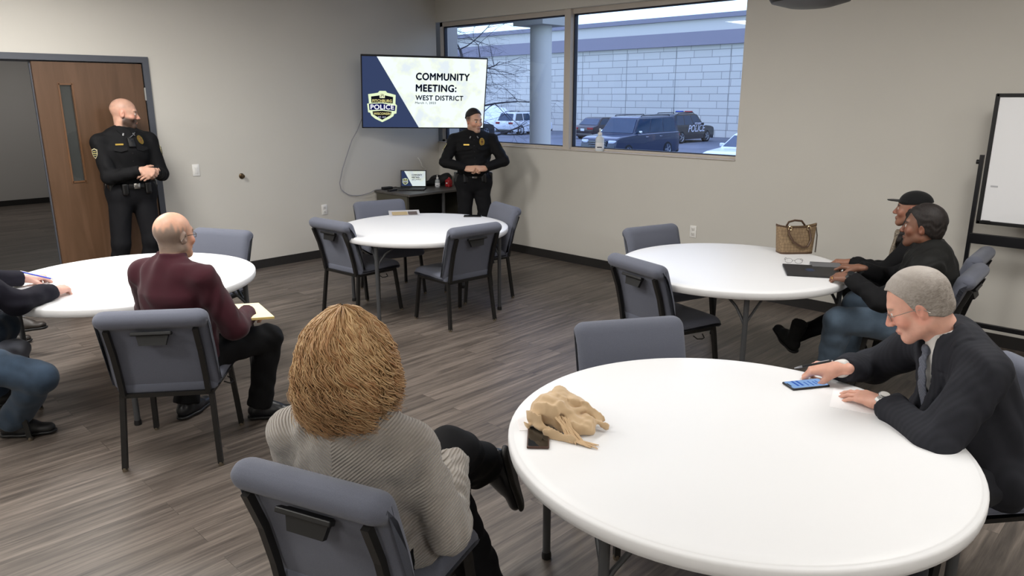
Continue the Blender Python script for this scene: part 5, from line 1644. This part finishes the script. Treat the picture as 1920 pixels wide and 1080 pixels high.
def slide(parent, W, Hh, z0, s=1.0, tag_='tv', full=True):
    """children of parent in its XY plane (X right, Y up), z0 the face; sizes in metres"""
    X = lambda u: (u - .5) * W
    Y = lambda v: (.5 - v) * Hh
    e = .0006
    MB().quad([(X(0), Y(1), z0), (X(1), Y(1), z0), (X(1), Y(0), z0), (X(0), Y(0), z0)]).build('screen', slide_white('slide_white_' + tag_, s), parent, smooth=0)
    sc = [c for c in parent.children if c.name.startswith('screen')][0]
    def poly(name, pts, col, lv, st=s, par=None):
        m = MB(); m.bm.faces.new([m.bm.verts.new((X(u), Y(v), z0 + e * lv)) for u, v in pts]); return m.build(name, emis('slide_' + col + tag_, col, st), par or sc, smooth=0)
    poly('dark_panel', [(0, 1), (.455, 1), (.115, 0), (0, 0)], '364263', 1)
    B = lambda px, py: (.155 + (px - 620) / 10.8 / 226, .70 + (py - 545) / 10.8 / 129)
    sh = [(350, 300), (450, 285), (540, 268), (570, 232), (690, 232), (720, 268), (800, 285), (885, 310), (880, 485), (912, 520), (900, 680), (855, 690), (840, 735), (760, 790), (620, 860), (480, 790), (405, 725), (385, 670), (345, 660), (328, 490), (365, 480)]
    poly('badge_outline', [B(*p) for p in sh], 'e4f3c8', 2)
    poly('badge_field', [B(*p) for p in [(405, 345), (570, 320), (680, 320), (835, 350), (828, 478), (620, 462), (412, 470)]], '15151c', 3)
    poly('badge_field', [B(*p) for p in [(430, 640), (620, 625), (805, 645), (792, 712), (620, 812), (440, 702)]], '15151c', 3)
    poly('badge_band', [B(*p) for p in [(362, 490), (620, 478), (882, 525), (872, 632), (620, 606), (370, 618)]], '1a1d55', 3)
    poly('badge_emblem', [B(*p) for p in [(572, 282), (672, 282), (672, 372), (572, 372)]], 'e9efc4', 4)
    m = MB()
    for a, b in ((((592, 300), (640, 300))), ((640, 300), (650, 350)), ((600, 325), (632, 330)), ((600, 325), (596, 358))):
        u0, v0 = B(*a); u1, v1 = B(*b); p0 = Vector((X(u0), Y(v0), z0 + e * 5)); p1 = Vector((X(u1), Y(v1), z0 + e * 5)); d = (p1 - p0); n = Vector((-d.y, d.x, 0)).normalized() * W * .0022
        m.quad([p0 - n, p1 - n, p1 + n, p0 + n])
    m.build('emblem_mark', emis('slide_ink' + tag_, '15151c', s), sc, smooth=0)
    def text(body, u0, u1, vmid, caph, col, lv, bold=.03, name='slide_text'):
        me = text_mesh(body, 1.0, bold=0, align='LEFT', spacing=1.08)
        xs = [v.co.x for v in me.vertices]; ys = [v.co.y for v in me.vertices]
        x0, x1, y0, y1 = min(xs), max(xs), min(ys), max(ys)
        sx = (u1 - u0) * W / (x1 - x0); sy = caph * Hh / (y1 - y0)
        me.transform(Matrix.Translation((X(u0), Y(vmid), z0 + e * lv)) @ Matrix.Diagonal((sx, sy, 1, 1)) @ Matrix.Translation((-x0, -(y0 + y1) / 2, 0)))
        bm = bmesh.new(); bm.from_mesh(me); dx = bold * .9 * caph * Hh
        for ox, oy in ((dx, 0), (-dx, 0), (0, dx), (0, -dx)):
            m2 = me.copy(); m2.transform(Matrix.Translation((ox, oy, .00005 * (1 + (ox > 0) + 2 * (oy > 0) + 3 * (oy < 0))))); bm.from_mesh(m2); bpy.data.meshes.remove(m2)
        bm.to_mesh(me); bm.free()
        link(name, me, emis('slide_' + col + tag_, col, s), sc)
    text('COMMUNITY', .427, .862, .262, .098, '0c1020', 2, .06)
    text('MEETING:', .427, .757, .425, .098, '0c1020', 2, .06)
    text('WEST DISTRICT', .425, .818, .565, .070, '14182a', 2, .05)
    text('March 1, 2023', .423, .592, .640, .036, '1d2130', 2, .02)
    bt = lambda b, x0, x1, y, h, c: text(b, B(x0, 0)[0], B(x1, 0)[0], B(0, y)[1], h / 10.8 / 129, c, 5, .045, 'badge_text')
    bt('FITCHBURG', 432, 808, 428, 55, 'd8cf8a')
    bt('POLICE', 395, 848, 552, 92, 'f4f6ff')
    bt('WISCONSIN', 455, 780, 686, 46, 'd8cf8a')
    bt('EST. 1917', 540, 690, 757, 28, 'c9cce6')

# ---------------------------------------------------------------- wall screen on its arm
t = empty('television')
tag(t, 'large flat screen mounted across the corner, showing the community meeting slide', 'television')
W_, H_ = 1.45, .834
MB().box((0, 0, -.028), (W_, H_, .05), bev=.006).build('housing', M_blackp, t)
m = MB(); b_ = .011
for x in (-1, 1): m.box((x * (W_ / 2 - b_ / 2), 0, .001), (b_, H_, .012), bev=.002)
for y in (-1, 1): m.box((0, y * (H_ / 2 - b_ / 2), .001), (W_, b_, .012), bev=.002)
m.build('bezel', M_blackp, t, smooth=0)
slide(t, W_ - 2 * b_, H_ - 2 * b_, .0005, 1.0)
yaw, tlt, rol = 1.022, .269, -.016
ur = Vector((math.cos(yaw), math.sin(yaw), 0)); nn = Vector((math.sin(yaw), -math.cos(yaw), 0)); up = Vector((0, 0, 1)) * math.cos(tlt) + nn * math.sin(tlt)
u2 = ur * math.cos(rol) + up * math.sin(rol); up2 = up * math.cos(rol) - ur * math.sin(rol); nz = u2.cross(up2)
tc_ = Vector((.697, -.779, 1.891))
t.matrix_world = Matrix(((u2.x, up2.x, nz.x, tc_.x), (u2.y, up2.y, nz.y, tc_.y), (u2.z, up2.z, nz.z, tc_.z), (0, 0, 0, 1)))
inv = t.matrix_world.inverted()
m = MB(); k0 = inv @ Vector((.02, -.35, 1.92)); k1 = inv @ Vector((.40, -.20, 1.92)); k2 = Vector((0, 0, -.10))
m.tube([k0, k1, k2], .022, square=True); m.box((0, 0, -.075), (.40, .30, .05)); m.build('mount_arm', M_black, t, smooth=0)
m = MB().box((.012, -.35, 1.92), (.024, .12, .30)); bmesh.ops.transform(m.bm, matrix=inv, verts=m.bm.verts); m.build('mount_plate', M_black, t, smooth=0)
o = MB().tube([Vector(p) for p in [(.10, -1.26, 1.60), (.05, -1.30, 1.46), (.03, -1.366, 1.358), (.026, -1.42, 1.24), (.026, -1.471, 1.127), (.026, -1.515, 1.03), (.026, -1.543, .943), (.026, -1.568, .86), (.026, -1.555, .79), (.026, -1.519, .752), (.028, -1.46, .715), (.03, -1.41, .700), (.03, -1.33, .690), (.035, -1.257, .692), (.05, -1.16, .712), (.06, -1.085, .742), (.08, -1.02, .745)]], .0048, 8).build('screen_cable', mat('cable_grey', '8a888c', rough=.5))
tag(o, 'grey cable hanging in a loop from the screen down to the corner desk', 'cable')

# ---------------------------------------------------------------- corner desk and what stands on it
d = empty('corner_desk', (.36, -.54, 0)); tag(d, 'dark grey desk in the corner under the wall screen', 'desk')
M_desk = wood_mat('desk_laminate', '45423f', '5a5652', 'Y', .45)
MB().box((0, 0, .7225), (.70, 1.06, .028), bev=.004).build('desktop', M_desk, d, smooth=0)
MB().box((-.02, -.50, .354), (.60, .03, .708)).build('side_panel', mat('desk_panel', '4c493f', rough=.6), d, smooth=0)
MB().box((-.02, .50, .354), (.60, .03, .708)).build('side_panel', mat('desk_panel', '4c493f', rough=.6), d, smooth=0)
MB().box((-.28, 0, .45), (.02, .97, .50)).build('modesty_panel', mat('desk_dark', '2b2a28', rough=.6), d, smooth=0)
MB().tube([(.28, .05, .01), (.28, .05, .709)], .022, 14).build('post', mat('desk_post', '5a5a5c', rough=.4, metal=.5), d)
DT = .7368
l = empty('laptop', (.27, -.66, DT), math.atan2(.69, .73))
tag(l, 'open black laptop on the corner desk showing the same slide', 'laptop')
MB().box((0, -.10, .009), (.325, .225, .016), bev=.004).build('base', M_blackp, l)
m = MB()
for i in range(5):
    for j in range(13): m.box((-.132 + j * .022, -.035 - i * .021, .0178), (.018, .017, .002))
m.build('keyboard', mat('keys', '222225', rough=.6), l, smooth=0)
ld = empty('lid', (0, .014, .016)); ld.parent = l; ld.rotation_euler = (PI / 2 - .18, 0, 0)
ld.name = 'lid'
MB().box((0, .107, -.004), (.325, .212, .007), bev=.003).build('lid_shell', M_blackp, ld)
ls = empty('display', (0, .108, .0003)); ls.parent = ld
slide(ls, .300, .185, .0005, .75, 'lap')
# everything of the display is one level under the lid
for o_ in list(ls.children) + [g for c_ in list(ls.children) for g in c_.children]:
    mw = Matrix.Translation((0, .108, .0003)) @ (o_.matrix_local if o_.parent == ls else o_.matrix_local)
    o_.parent = ld; o_.matrix_parent_inverse = Matrix(); o_.location = (0, .108, .0003)
bpy.data.objects.remove(ls)
def bottle(loc, s, label, fill):
    b = empty('sanitizer_bottle', loc); tag(b, label, 'bottle')
    MB().lathe([(0, 0), (.030, 0), (.033, .004), (.033, .085), (.028, .105), (.014, .115), (.014, .122), (0, .122)], n=28).build('bottle_body', fill, b).scale = (s, s * .8, s)
    MB().lathe([(.0335, .018), (.0338, .02), (.0338, .062), (.0335, .064)], n=28).build('bottle_label', mat('label_white', 'e8e8ea', rough=.5), b).scale = (s * 1.005, s * .81, s)
    o = MB().box((0, -.0338 * .82 * s, .030 * s), (.036 * s, .001, .008 * s)).build('label_stripe', mat('label_navy', '20243c', rough=.5), b)
    MB().lathe([(0, .122), (.017, .122), (.017, .138), (.006, .142), (.006, .165), (0, .165)], n=20).tube([(0, 0, .163), (0, -.012, .166), (0, -.040, .160)], .006, 10).build('pump', M_white, b).scale = (s, s, s)
    return b
M_clear = mat('clear_gel', 'dde3e6', rough=.15, spec=.5, trans=.55)
bottle((.40, -.375, DT), .92, 'pump bottle of hand sanitizer on the corner desk beside the laptop', M_clear).rotation_euler = (0, 0, .75)
bottle((2.635, .045, WZ0 + .008), 1.42, 'white pump bottle of hand sanitizer standing on the window sill', mat('white_gel', 'cdd3d8', rough=.3)).rotation_euler = (0, 0, .6)
F = Field(h=.007); F.ell((.20, -.20, DT + .055), (.12, .10, .075), None, .03); F.ell((.30, -.14, DT + .10), (.08, .07, .06), None, .04); F.ell((.15, -.32, DT + .03), (.07, .08, .035), None, .03); F.plane((0, 0, DT), (0, 0, -1), .004)
Pv, Q = F.mesh(folds(4, .006, .06)); o = link('black_bag', np_mesh('black_bag', Pv, Q, (.2, -.2, DT)), mat('bag_nylon', '161617', rough=.7)); o.location = (.2, -.2, DT)
tag(o, 'slumped black bag on the corner desk behind the sanitizer bottle', 'bag')
F = Field(h=.006); F.box((.455, -.235, DT + .045), (.040, .032, .045), None, .012, .01); F.cone((.455, -.235, DT + .08), (.46, -.23, DT + .11), .028, .016, .02)
Pv, Q = F.mesh(folds(9, .003, .04)); o = link('red_package', np_mesh('red_package', Pv, Q, (.455, -.235, DT)), mat('red_foil', 'a01f24', rough=.35)); o.location = (.455, -.235, DT)
MB().box((0, -.034, .05), (.03, .004, .018), bev=.002).build('package_label', M_white, o)
tag(o, 'crumpled red package on the corner desk beside the presenter', 'package')
o = MB().box((.09, -.93, DT + .016), (.07, .13, .032), bev=.006).build('power_adapter', M_blackp); tag(o, 'black power adapter on the left end of the corner desk', 'adapter')
MB().tube([(.09, -.865, DT + .014), (.12, -.82, DT + .02), (.10, -.77, DT + .008), (.16, -.72, DT + .008), (.18, -.66, DT + .03)], .006, 8).build('adapter_cord', M_blackp, o)
o = MB().box((.27, -.985, DT + .010), (.045, .15, .02), .25, bev=.006).build('remote_control', M_blackp); tag(o, 'small black remote lying at the front edge of the corner desk', 'remote')
o = MB().tube([(.012, -.30, .90), (.02, -.243, .935), (.025, -.30, .96), (.03, -.321, .985), (.03, -.328, 1.017), (.025, -.361, 1.073), (.012, -.37, 1.09)], .007, 8).build('white_cord', mat('cord_white', 'd8d4cc', rough=.5)); tag(o, 'short white cord curling out of the wall above the corner desk', 'cord')

# ---------------------------------------------------------------- on the tables
def phone(loc, ang, label, L=.160, Wd=.076, screen=None, case=M_blackp, tilt=0):
    o = MB().box((0, 0, .0045), (L, Wd, .009), bev=.004, seg=3).build('smartphone', case); o.location = loc; o.rotation_euler = (tilt, 0, ang)
    m = MB(); m.prism(round_poly([(-L / 2 + .004, -Wd / 2 + .004), (L / 2 - .004, -Wd / 2 + .004), (L / 2 - .004, Wd / 2 - .004), (-L / 2 + .004, Wd / 2 - .004)], .008), .0006, None, (0, 0, .0088)); sc = m.build('phone_screen', screen or mat('dark_glass', '0d1011', rough=.06, spec=.7), o, smooth=0)
    tag(o, label, 'phone'); return o, sc
ph, sc = phone((6.524, -3.628, TZ), math.atan2(.843, .537), 'smartphone with a lit blue screen beside the hand of the man in the suit', L=.166, Wd=.078, screen=emis('phone_blue', '8fb4e6', .85))
m = MB()
for i, (x, w) in enumerate(((-.045, .05), (-.025, .05), (-.002, .035), (.018, .045), (.036, .03), (.05, .04))): m.box((x, .006 if i < 2 else -.004, .0098), (.010 if i < 2 else .005, w, .0004))
m.build('screen_lines', emis('phone_text', '4a6fc4', .8), sc, smooth=0)
MB().box((-.076, 0, .0097), (.006, .032, .0004)).build('screen_notch', M_blackp, sc, smooth=0)
phone((6.072, -4.722, TZ), math.atan2(.115, -.102), 'dark smartphone in a brown case beside the tan scarf', L=.158, Wd=.074, case=mat('brown_case', '4a3228', rough=.5))
phone((2.425, -1.645, TZ), .78, 'black phone at the far right edge of the middle table', L=.17, Wd=.09)
def sheet(name, loc, ang, w, h, label, cat, th=.0012, m=None):
    o = MB().box((0, 0, th / 2), (w, h, th)).build(name, m or mat('paper_white', 'f1eff0', rough=.8), smooth=0); o.location = loc; o.rotation_euler = (0, 0, ang); tag(o, label, cat); return o
sheet('note_paper', (6.722, -3.655, TZ), .30, .16, .20, 'white note paper under the left hand of the man in the suit', 'paper')
sheet('envelope', (5.985, -4.650, TZ), .85, .11, .10, 'white paper under the tan scarf on the nearest table', 'paper')
sheet('writing_paper', (2.50, -5.40, TZ), .2, .216, .28, 'white paper under the hands at the left edge of the picture', 'paper')
# booklet on the middle table
b = empty('booklet', (1.845, -2.02, TZ), .98); tag(b, 'open white booklet with a picture lying on the middle table', 'booklet')
m = MB(); m.grid(lambda u, v: ((u - .5) * .30, (v - .5) * .20, .004 + .022 * v * v), 8, 8); bmesh.ops.solidify(m.bm, geom=m.bm.faces[:], thickness=.003); m.build('page', mat('paper_white', 'f1eff0', rough=.8), b)
m = MB(); m.grid(lambda u, v: (-.12 + u * .15, -.075 + v * .13, .0055 + .022 * ((v * .13 + .025) / .2) ** 2), 6, 6); m.build('tan_picture', mat('print_tan', 'b5a078', rough=.7), b)
m = MB(); m.grid(lambda u, v: (.035 + u * .09, -.075 + v * .13, .0055 + .022 * ((v * .13 + .025) / .2) ** 2), 6, 6); m.build('dark_picture', mat('print_dark', '5a4d48', rough=.7), b)
# folio with grey pad
f = empty('folio', (5.728, -1.672, TZ), math.atan2(.167, .292)); tag(f, 'black folio with a faint blue logo in front of the man in the padded vest', 'folio')
MB().box((0, 0, .007), (.335, .315, .014), bev=.003).build('cover', mat('folio_black', '232222', rough=.55), f, smooth=0)
MB().prism([(math.cos(a) * .030, math.sin(a) * .046) for a in np.linspace(0, 2 * PI, 24, endpoint=False)], .0008, None, (-.01, 0, .0138)).build('logo', mat('folio_blue', '232c40', rough=.5), f, smooth=0)
m = MB()
for yy in (-.022, 0, .022): m.box((-.01, yy, .0150), (.036, .005, .0005))
m.build('logo_lines', mat('folio_logo', '35486e', rough=.5), f, smooth=0).name = 'logo_bar'
o = MB().box((0, 0, .009), (.19, .14, .018), bev=.002).build('grey_pad', mat('pad_grey', '67676a', rough=.6), None, smooth=0); o.location = (5.735, -1.455, TZ); o.rotation_euler = (0, 0, .52)
tag(o, 'flat grey pad lying behind the black folio', 'pad')
# reading glasses
m = MB()
for s in (-1, 1):
    m.tube([(s * .032 + .024 * math.cos(a), 0, .017 + .016 * math.sin(a)) for a in np.linspace(0, 2 * PI, 21)], .0012, 6)
    m.tube([(s * .057, 0, .022), (s * .060, .03, .022), (s * .052, .12, .012), (s * .045, .145, .004)], .0014, 6)
m.tube([(-.009, 0, .019), (0, 0, .022), (.009, 0, .019)], .0012, 6)
o = m.build('reading_glasses', mat('thin_frame', '4d4b4c', rough=.3, metal=.7)); o.location = (5.53, -1.50, TZ); o.rotation_euler = (0, 0, .42)
tag(o, 'pair of folded-open thin-framed glasses between the handbag and the folio', 'glasses')
# handbag
hb = empty('handbag', (5.375, -1.145, TZ), math.atan2(.75, .66)); tag(hb, 'tan patterned handbag with brown handles on the table below the window', 'handbag')
def bagmat():
    m = bpy.data.materials.new('bag_canvas'); m.use_nodes = True; nt = m.node_tree; bb = nt.nodes['Principled BSDF']
    t_ = N(nt, 'ShaderNodeTexCoord'); mp = N(nt, 'ShaderNodeMapping'); mp.inputs['Rotation'].default_value = (0, .785, .2); nt.links.new(t_.outputs['Object'], mp.inputs['Vector'])
    v = N(nt, 'ShaderNodeTexChecker', i_Scale=62.0); v.inputs['Color1'].default_value = lin('9a8262'); v.inputs['Color2'].default_value = lin('7d674c'); nt.links.new(mp.outputs[0], v.inputs['Vector'])
    n = N(nt, 'ShaderNodeTexNoise', i_Scale=45.0); nt.links.new(t_.outputs['Object'], n.inputs['Vector'])
    mx = N(nt, 'ShaderNodeMix', data_type='RGBA'); nt.links.new(n.outputs['Fac'], mx.inputs[0]); nt.links.new(v.outputs[0], mx.inputs[6]); mx.inputs[7].default_value = lin('6f5a43')
    nt.links.new(mx.outputs[2], bb.inputs['Base Color']); bb.inputs['Roughness'].default_value = .7
    return m
rings = []
m = MB()
def bag_pt(u, v):
    a = 2 * PI * u; hw_, hd = .122 + .030 * v, .062 - .034 * v ** 1.5
    n_ = 5 - 2 * v; ca, sa = math.cos(a), math.sin(a)
    return (hw_ * math.copysign(abs(ca) ** (2 / n_), ca), hd * math.copysign(abs(sa) ** (2 / n_), sa), .205 * v + (.012 * math.cos(2 * a) * v))
m.grid(bag_pt, 40, 12, close_u=True)
m.bm.faces.new([m.bm.verts.new(bag_pt(i / 40, 0)) for i in range(40)][::-1])
bmesh.ops.remove_doubles(m.bm, verts=m.bm.verts, dist=.0005)
bmesh.ops.solidify(m.bm, geom=m.bm.faces[:], thickness=.003)
m.build('bag_body', bagmat(), hb, smooth=50)
M_lea = mat('bag_leather', '4f3a2b', rough=.45)
MB().grid(lambda u, v: (bag_pt(u, .985)[0] * 1.01, bag_pt(u, .985)[1] * 1.03, bag_pt(u, .93 + .075 * v)[2]), 40, 2, close_u=True).build('top_trim', M_lea, hb)
MB().grid(lambda u, v: (bag_pt(u, 0)[0] * 1.012, bag_pt(u, 0)[1] * 1.02, .002 + .012 * v), 40, 2, close_u=True).build('bottom_trim', M_lea, hb)
MB().tube([(-.065, -.040, .205), (-.075, -.052, .150), (-.04, -.068, .09), (.02, -.080, .055), (.065, -.075, .06), (.092, -.062, .105), (.085, -.045, .165), (.075, -.038, .20)], .0075, 10).build('handle', M_lea, hb)
MB().tube([(-.06, .030, .195), (-.05, .02, .225), (-.01, .012, .238), (.045, .015, .232), (.075, .025, .20)], .0075, 10).build('handle', M_lea, hb)
for x in (-.066, .076):
    MB().tube([(x + .012 * math.cos(a), -.045, .190 + .013 * math.sin(a)) for a in np.linspace(0, 2 * PI, 17)], .004, 6).build('ring', mat('bag_brass', 'c6b08a', rough=.25, metal=.9), hb)
MB().tube([(.146, -.01, .19), (.155, -.02, .13), (.150, -.03, .05), (.146, -.035, .006)], .005, 8).build('strap', mat('strap_grey', '5d554f', rough=.5), hb)

# scarf in a heap with its fringe
sc_o = Vector((6.066, -4.575, TZ)); er = Vector((.716, .698, 0)); ef = Vector((-.698, .716, 0))
def S_(x, y, z): return sc_o + er * x + ef * y + Vector((0, 0, z))
F = Field(h=.0035)
F.ell(S_(-.045, .005, .050), (.066, .066, .056), None, .03); F.ell(S_(.02, -.03, .022), (.085, .06, .030), None, .03)
F.cone(S_(-.10, .01, .035), S_(-.02, .06, .075), .032, .034, .03); F.cone(S_(-.02, .06, .075), S_(.06, .03, .062), .030, .026, .03)
F.cone(S_(.03, .03, .066), S_(.118, -.02, .030), .026, .018, .02); F.cone(S_(.118, -.02, .030), S_(.135, -.05, .016), .016, .012, .01)
F.cone(S_(-.115, -.02, .032), S_(-.03, -.03, .062), .030, .024, .02); F.cone(S_(-.03, -.028, .066), S_(.07, -.01, .060), .016, .013, .010)
F.cone(S_(-.118, -.04, .018), S_(-.055, -.10, .014), .018, .016, .015); F.cone(S_(-.055, -.10, .014), S_(.015, -.145, .010), .016, .012, .012)
F.cone(S_(.0, -.06, .020), S_(.085, -.055, .026), .024, .020, .014); F.cone(S_(.02, -.09, .012), S_(.085, -.075, .012), .013, .012, .008)
F.cone(S_(.07, -.03, .045), S_(.088, -.058, .020), .016, .015, .008)
for a_, b_2, r_2 in ((( -.02, -.055, .050), (.0, -.09, .02), .012), ((-.08, -.05, .04), (-.03, -.075, .03), .010)): F.cone(S_(*a_), S_(*b_2), r_2, r_2, .008, mode='s')
F.plane((0, 0, TZ), (0, 0, -1), .002)
f1 = folds(14, .006, .060); f2 = folds(15, .0018, .026)
f3 = folds(16, 1.0, .075)
Pv, Q = F.mesh(lambda x, y, z: f1(x, y, z) * .6 + f2(x, y, z) + .008 * (np.abs(f3(x, y, z)) * 2 - .5))
Pv[:, 2] = np.maximum(Pv[:, 2], TZ + .0005)
sf = link('scarf', np_mesh('scarf', Pv, Q, sc_o), mat('scarf_wool', 'c8ac88', rough=.95, bump=.3, bscale=900, sheen=.3)); sf.location = sc_o
tag(sf, 'tan fringed scarf crumpled in a heap on the nearest table', 'scarf')
rs = random.Random(5); m = MB()
for i in range(44):
    t_ = rs.random()
    if i < 24: a_ = Vector((-.045 + .045 * t_, -.050 - .012 * t_, .062 - .008 * t_)); dr = Vector((.055, -.085 - .02 * rs.random(), -.056))
    else: a_ = Vector((-.01 + .045 * t_, -.135 - .012 * t_, .012)); dr = Vector((.05 + .03 * rs.random(), -.02 - .03 * rs.random(), -.008))
    pts = []
    for k in range(7):
        s = k / 6; w = .006 * math.sin(s * 7 + i)
        p = a_ + dr * s + Vector((w, -w * .7 + rs.uniform(-.003, .003), 0)); p.z = max(p.z, .003)
        pts.append(er * p.x + ef * p.y + Vector((0, 0, p.z)))
    m.tube(pts, [.0027] * 6 + [.0016], 6)
fr_ = m.build('fringe', mat('scarf_fringe', 'cdb08c', rough=.95), sf); fr_['kind'] = 'stuff'

# pens and the pad
def pen(p0, p1, label, col, tipcol, cap=.12):
    p0, p1 = Vector(p0), Vector(p1); c = (p0 + p1) / 2; d = (p1 - p0); L = d.length; d.normalize()
    R = d.to_track_quat('Z', 'Y').to_matrix()
    o = MB().lathe([(.0035, -L / 2 + .016), (.0045, -L / 2 + .03), (.0045, L / 2 - .008), (.003, L / 2), (0, L / 2)], n=14).build('pen', col); o.location = c; o.rotation_mode = 'QUATERNION'; o.rotation_quaternion = d.to_track_quat('Z', 'Y')
    MB().lathe([(0, -L / 2), (.001, -L / 2), (.0035, -L / 2 + .016), (.0045, -L / 2 + .03)], n=14).build('pen_tip', tipcol, o)
    MB().box((0, .0055, L / 2 - .03), (.0025, .002, .045)).lathe([(0, L / 2), (.0025, L / 2), (.0025, L / 2 + .006), (0, L / 2 + .006)], n=10).build('pen_clip', tipcol, o)
    tag(o, label, 'pen')
pen((6.487, -3.668, .812), (6.598, -3.590, .850), 'black and silver pen held by the man in the suit', M_blackp, mat('pen_silver', 'c8c8cc', rough=.3, metal=.6))
pen((2.565, -5.235, .775), (2.44, -5.395, .835), 'blue pen in the hand at the left edge', mat('pen_blue', '2a45b8', rough=.35), M_white)
o = MB().box((0, 0, .006), (.30, .20, .012)).build('legal_pad', mat('pad_yellow', 'd8bf7a', rough=.8), smooth=0)
MB().box((0, 0, .0125), (.298, .198, .001)).build('top_sheet', mat('pad_cream', 'efe2b4', rough=.8), o, smooth=0)
o.location = (3.80, -4.625, .690); o.rotation_euler = (-.10, .03, -.20); tag(o, 'yellow writing pad on the knee of the man in burgundy', 'writing pad')

# ---------------------------------------------------------------- rolling whiteboard
wb = empty('whiteboard', (6.33, -.28, 0)); tag(wb, 'white marker board in a black rolling frame at the right edge', 'whiteboard')
BW = 1.75
MB().box((BW / 2, 0, 1.417), (BW, .022, .88), bev=.003).build('board', mat('board_white', 'ececee', rough=.2), wb, smooth=0)
m = MB()
for x in (.010, BW - .010): m.box((x, 0, 1.417), (.028, .034, .91), bev=.005)
for z in (.975, 1.860): m.box((BW / 2, 0, z), (BW, .034, .026), bev=.005)
m.build('board_frame', M_blackp, wb, smooth=0)
for x in (-.030, BW + .030):
    m = MB(); m.tube([(x, 0, .10), (x, 0, 1.45)], .013, square=True); m.build('post', M_black, wb, smooth=0)
    MB().lathe([(0, 0), (.016, 0), (.016, .02), (0, .022)], (x + (-.03 if x < 0 else .012), 0, 1.40), 14, Matrix.Rotation(PI / 2, 3, 'Y')).build('pivot_knob', M_blackp, wb)
    MB().box((x, 0, .095), (.04, .62, .03), bev=.004).build('foot_bar', M_black, wb, smooth=0)
    for y in (-.28, .20): MB().lathe([(0, -.012), (.035, -.012), (.038, 0), (.035, .012), (0, .012)], (x, y, .040), 18, Matrix.Rotation(PI / 2, 3, 'Y')).tube([(x, y, .05), (x, y, .085)], .012, 8).build('caster', M_blackp, wb)
MB().box((BW / 2, 0, .852), (BW + .06, .03, .075), bev=.004).build('cross_rail', M_black, wb, smooth=0)
MB().box((BW / 2, 0, .215), (BW + .06, .03, .035), bev=.004).build('lower_rail', M_black, wb, smooth=0)
MB().box((.06, -.02, .985), (.05, .03, .014)).build('tray_clip', M_blackp, wb, smooth=0)
MB().box((.075, -.0122, 1.235), (.045, .0006, .012)).build('smudge', mat('marker_smudge', 'b4b4b8', rough=.4), wb, smooth=0)

# dark dome hanging close to the camera
o = empty('ceiling_dome', (7.106, -5.276, 0)); tag(o, 'black dome hanging from the ceiling at the top edge', 'ceiling dome')
MB().lathe([(0, 1.983), (.03, 1.985), (.055, 1.992), (.064, 2.006), (.066, 2.03), (.060, 2.06), (0, 2.07)], n=40).build('dome', M_blackp, o)
MB().tube([(0, 0, 2.06), (0, 0, RZ)], .012, 10).build('stem', M_black, o)
# ---------------------------------------------------------------- light
def area(name, loc, sx, sy, power, col, rot=(0, 0, 0)):
    l = bpy.data.lights.new(name, 'AREA'); l.shape = 'RECTANGLE'; l.size = sx; l.size_y = sy; l.energy = power; l.color = col
    o = bpy.data.objects.new(name, l); COL.objects.link(o); o.location = loc; o.rotation_euler = rot
    return o
WARM = (1.0, .985, .955)
for x, y, p in ((1.75, -5.1, 94), (1.75, -7.6, 75), (3.9, -3.0, 48), (4.2, -5.6, 50), (4.4, -8.2, 60), (7.2, -2.6, 46), (7.2, -8.4, 40), (9.4, -3.0, 30), (9.6, -6.0, 50)):
    area('troffer_light', (x, y, RZ - .06), .6, 1.2, p, WARM)
for y in (-3.0, -5.5): area('hall_light', (-5.9, y, RZ - .06), .6, 1.2, 19, WARM)
W = bpy.data.worlds.new('world'); SC.world = W; W.use_nodes = True
nt = W.node_tree; bg = nt.nodes['Background']
t = N(nt, 'ShaderNodeTexCoord'); sp = N(nt, 'ShaderNodeSeparateXYZ'); nt.links.new(t.outputs['Generated'], sp.inputs[0])
cr = N(nt, 'ShaderNodeValToRGB'); e = cr.color_ramp.elements
e[0].position = 0.0; e[0].color = (.70, .95, 1.02, 1); e[1].position = .5; e[1].color = (.50, .64, 1.0, 1)
nt.links.new(sp.outputs['Z'], cr.inputs['Fac']); nt.links.new(cr.outputs['Color'], bg.inputs['Color'])
bg.inputs['Strength'].default_value = 2.35
SC.view_settings.view_transform = 'Standard'; SC.view_settings.look = 'None'; SC.view_settings.gamma = 1.0
SC.view_settings.use_curve_mapping = False
SC.view_settings.exposure = 0.08
try: SC.cycles.use_denoising = True
except Exception: pass
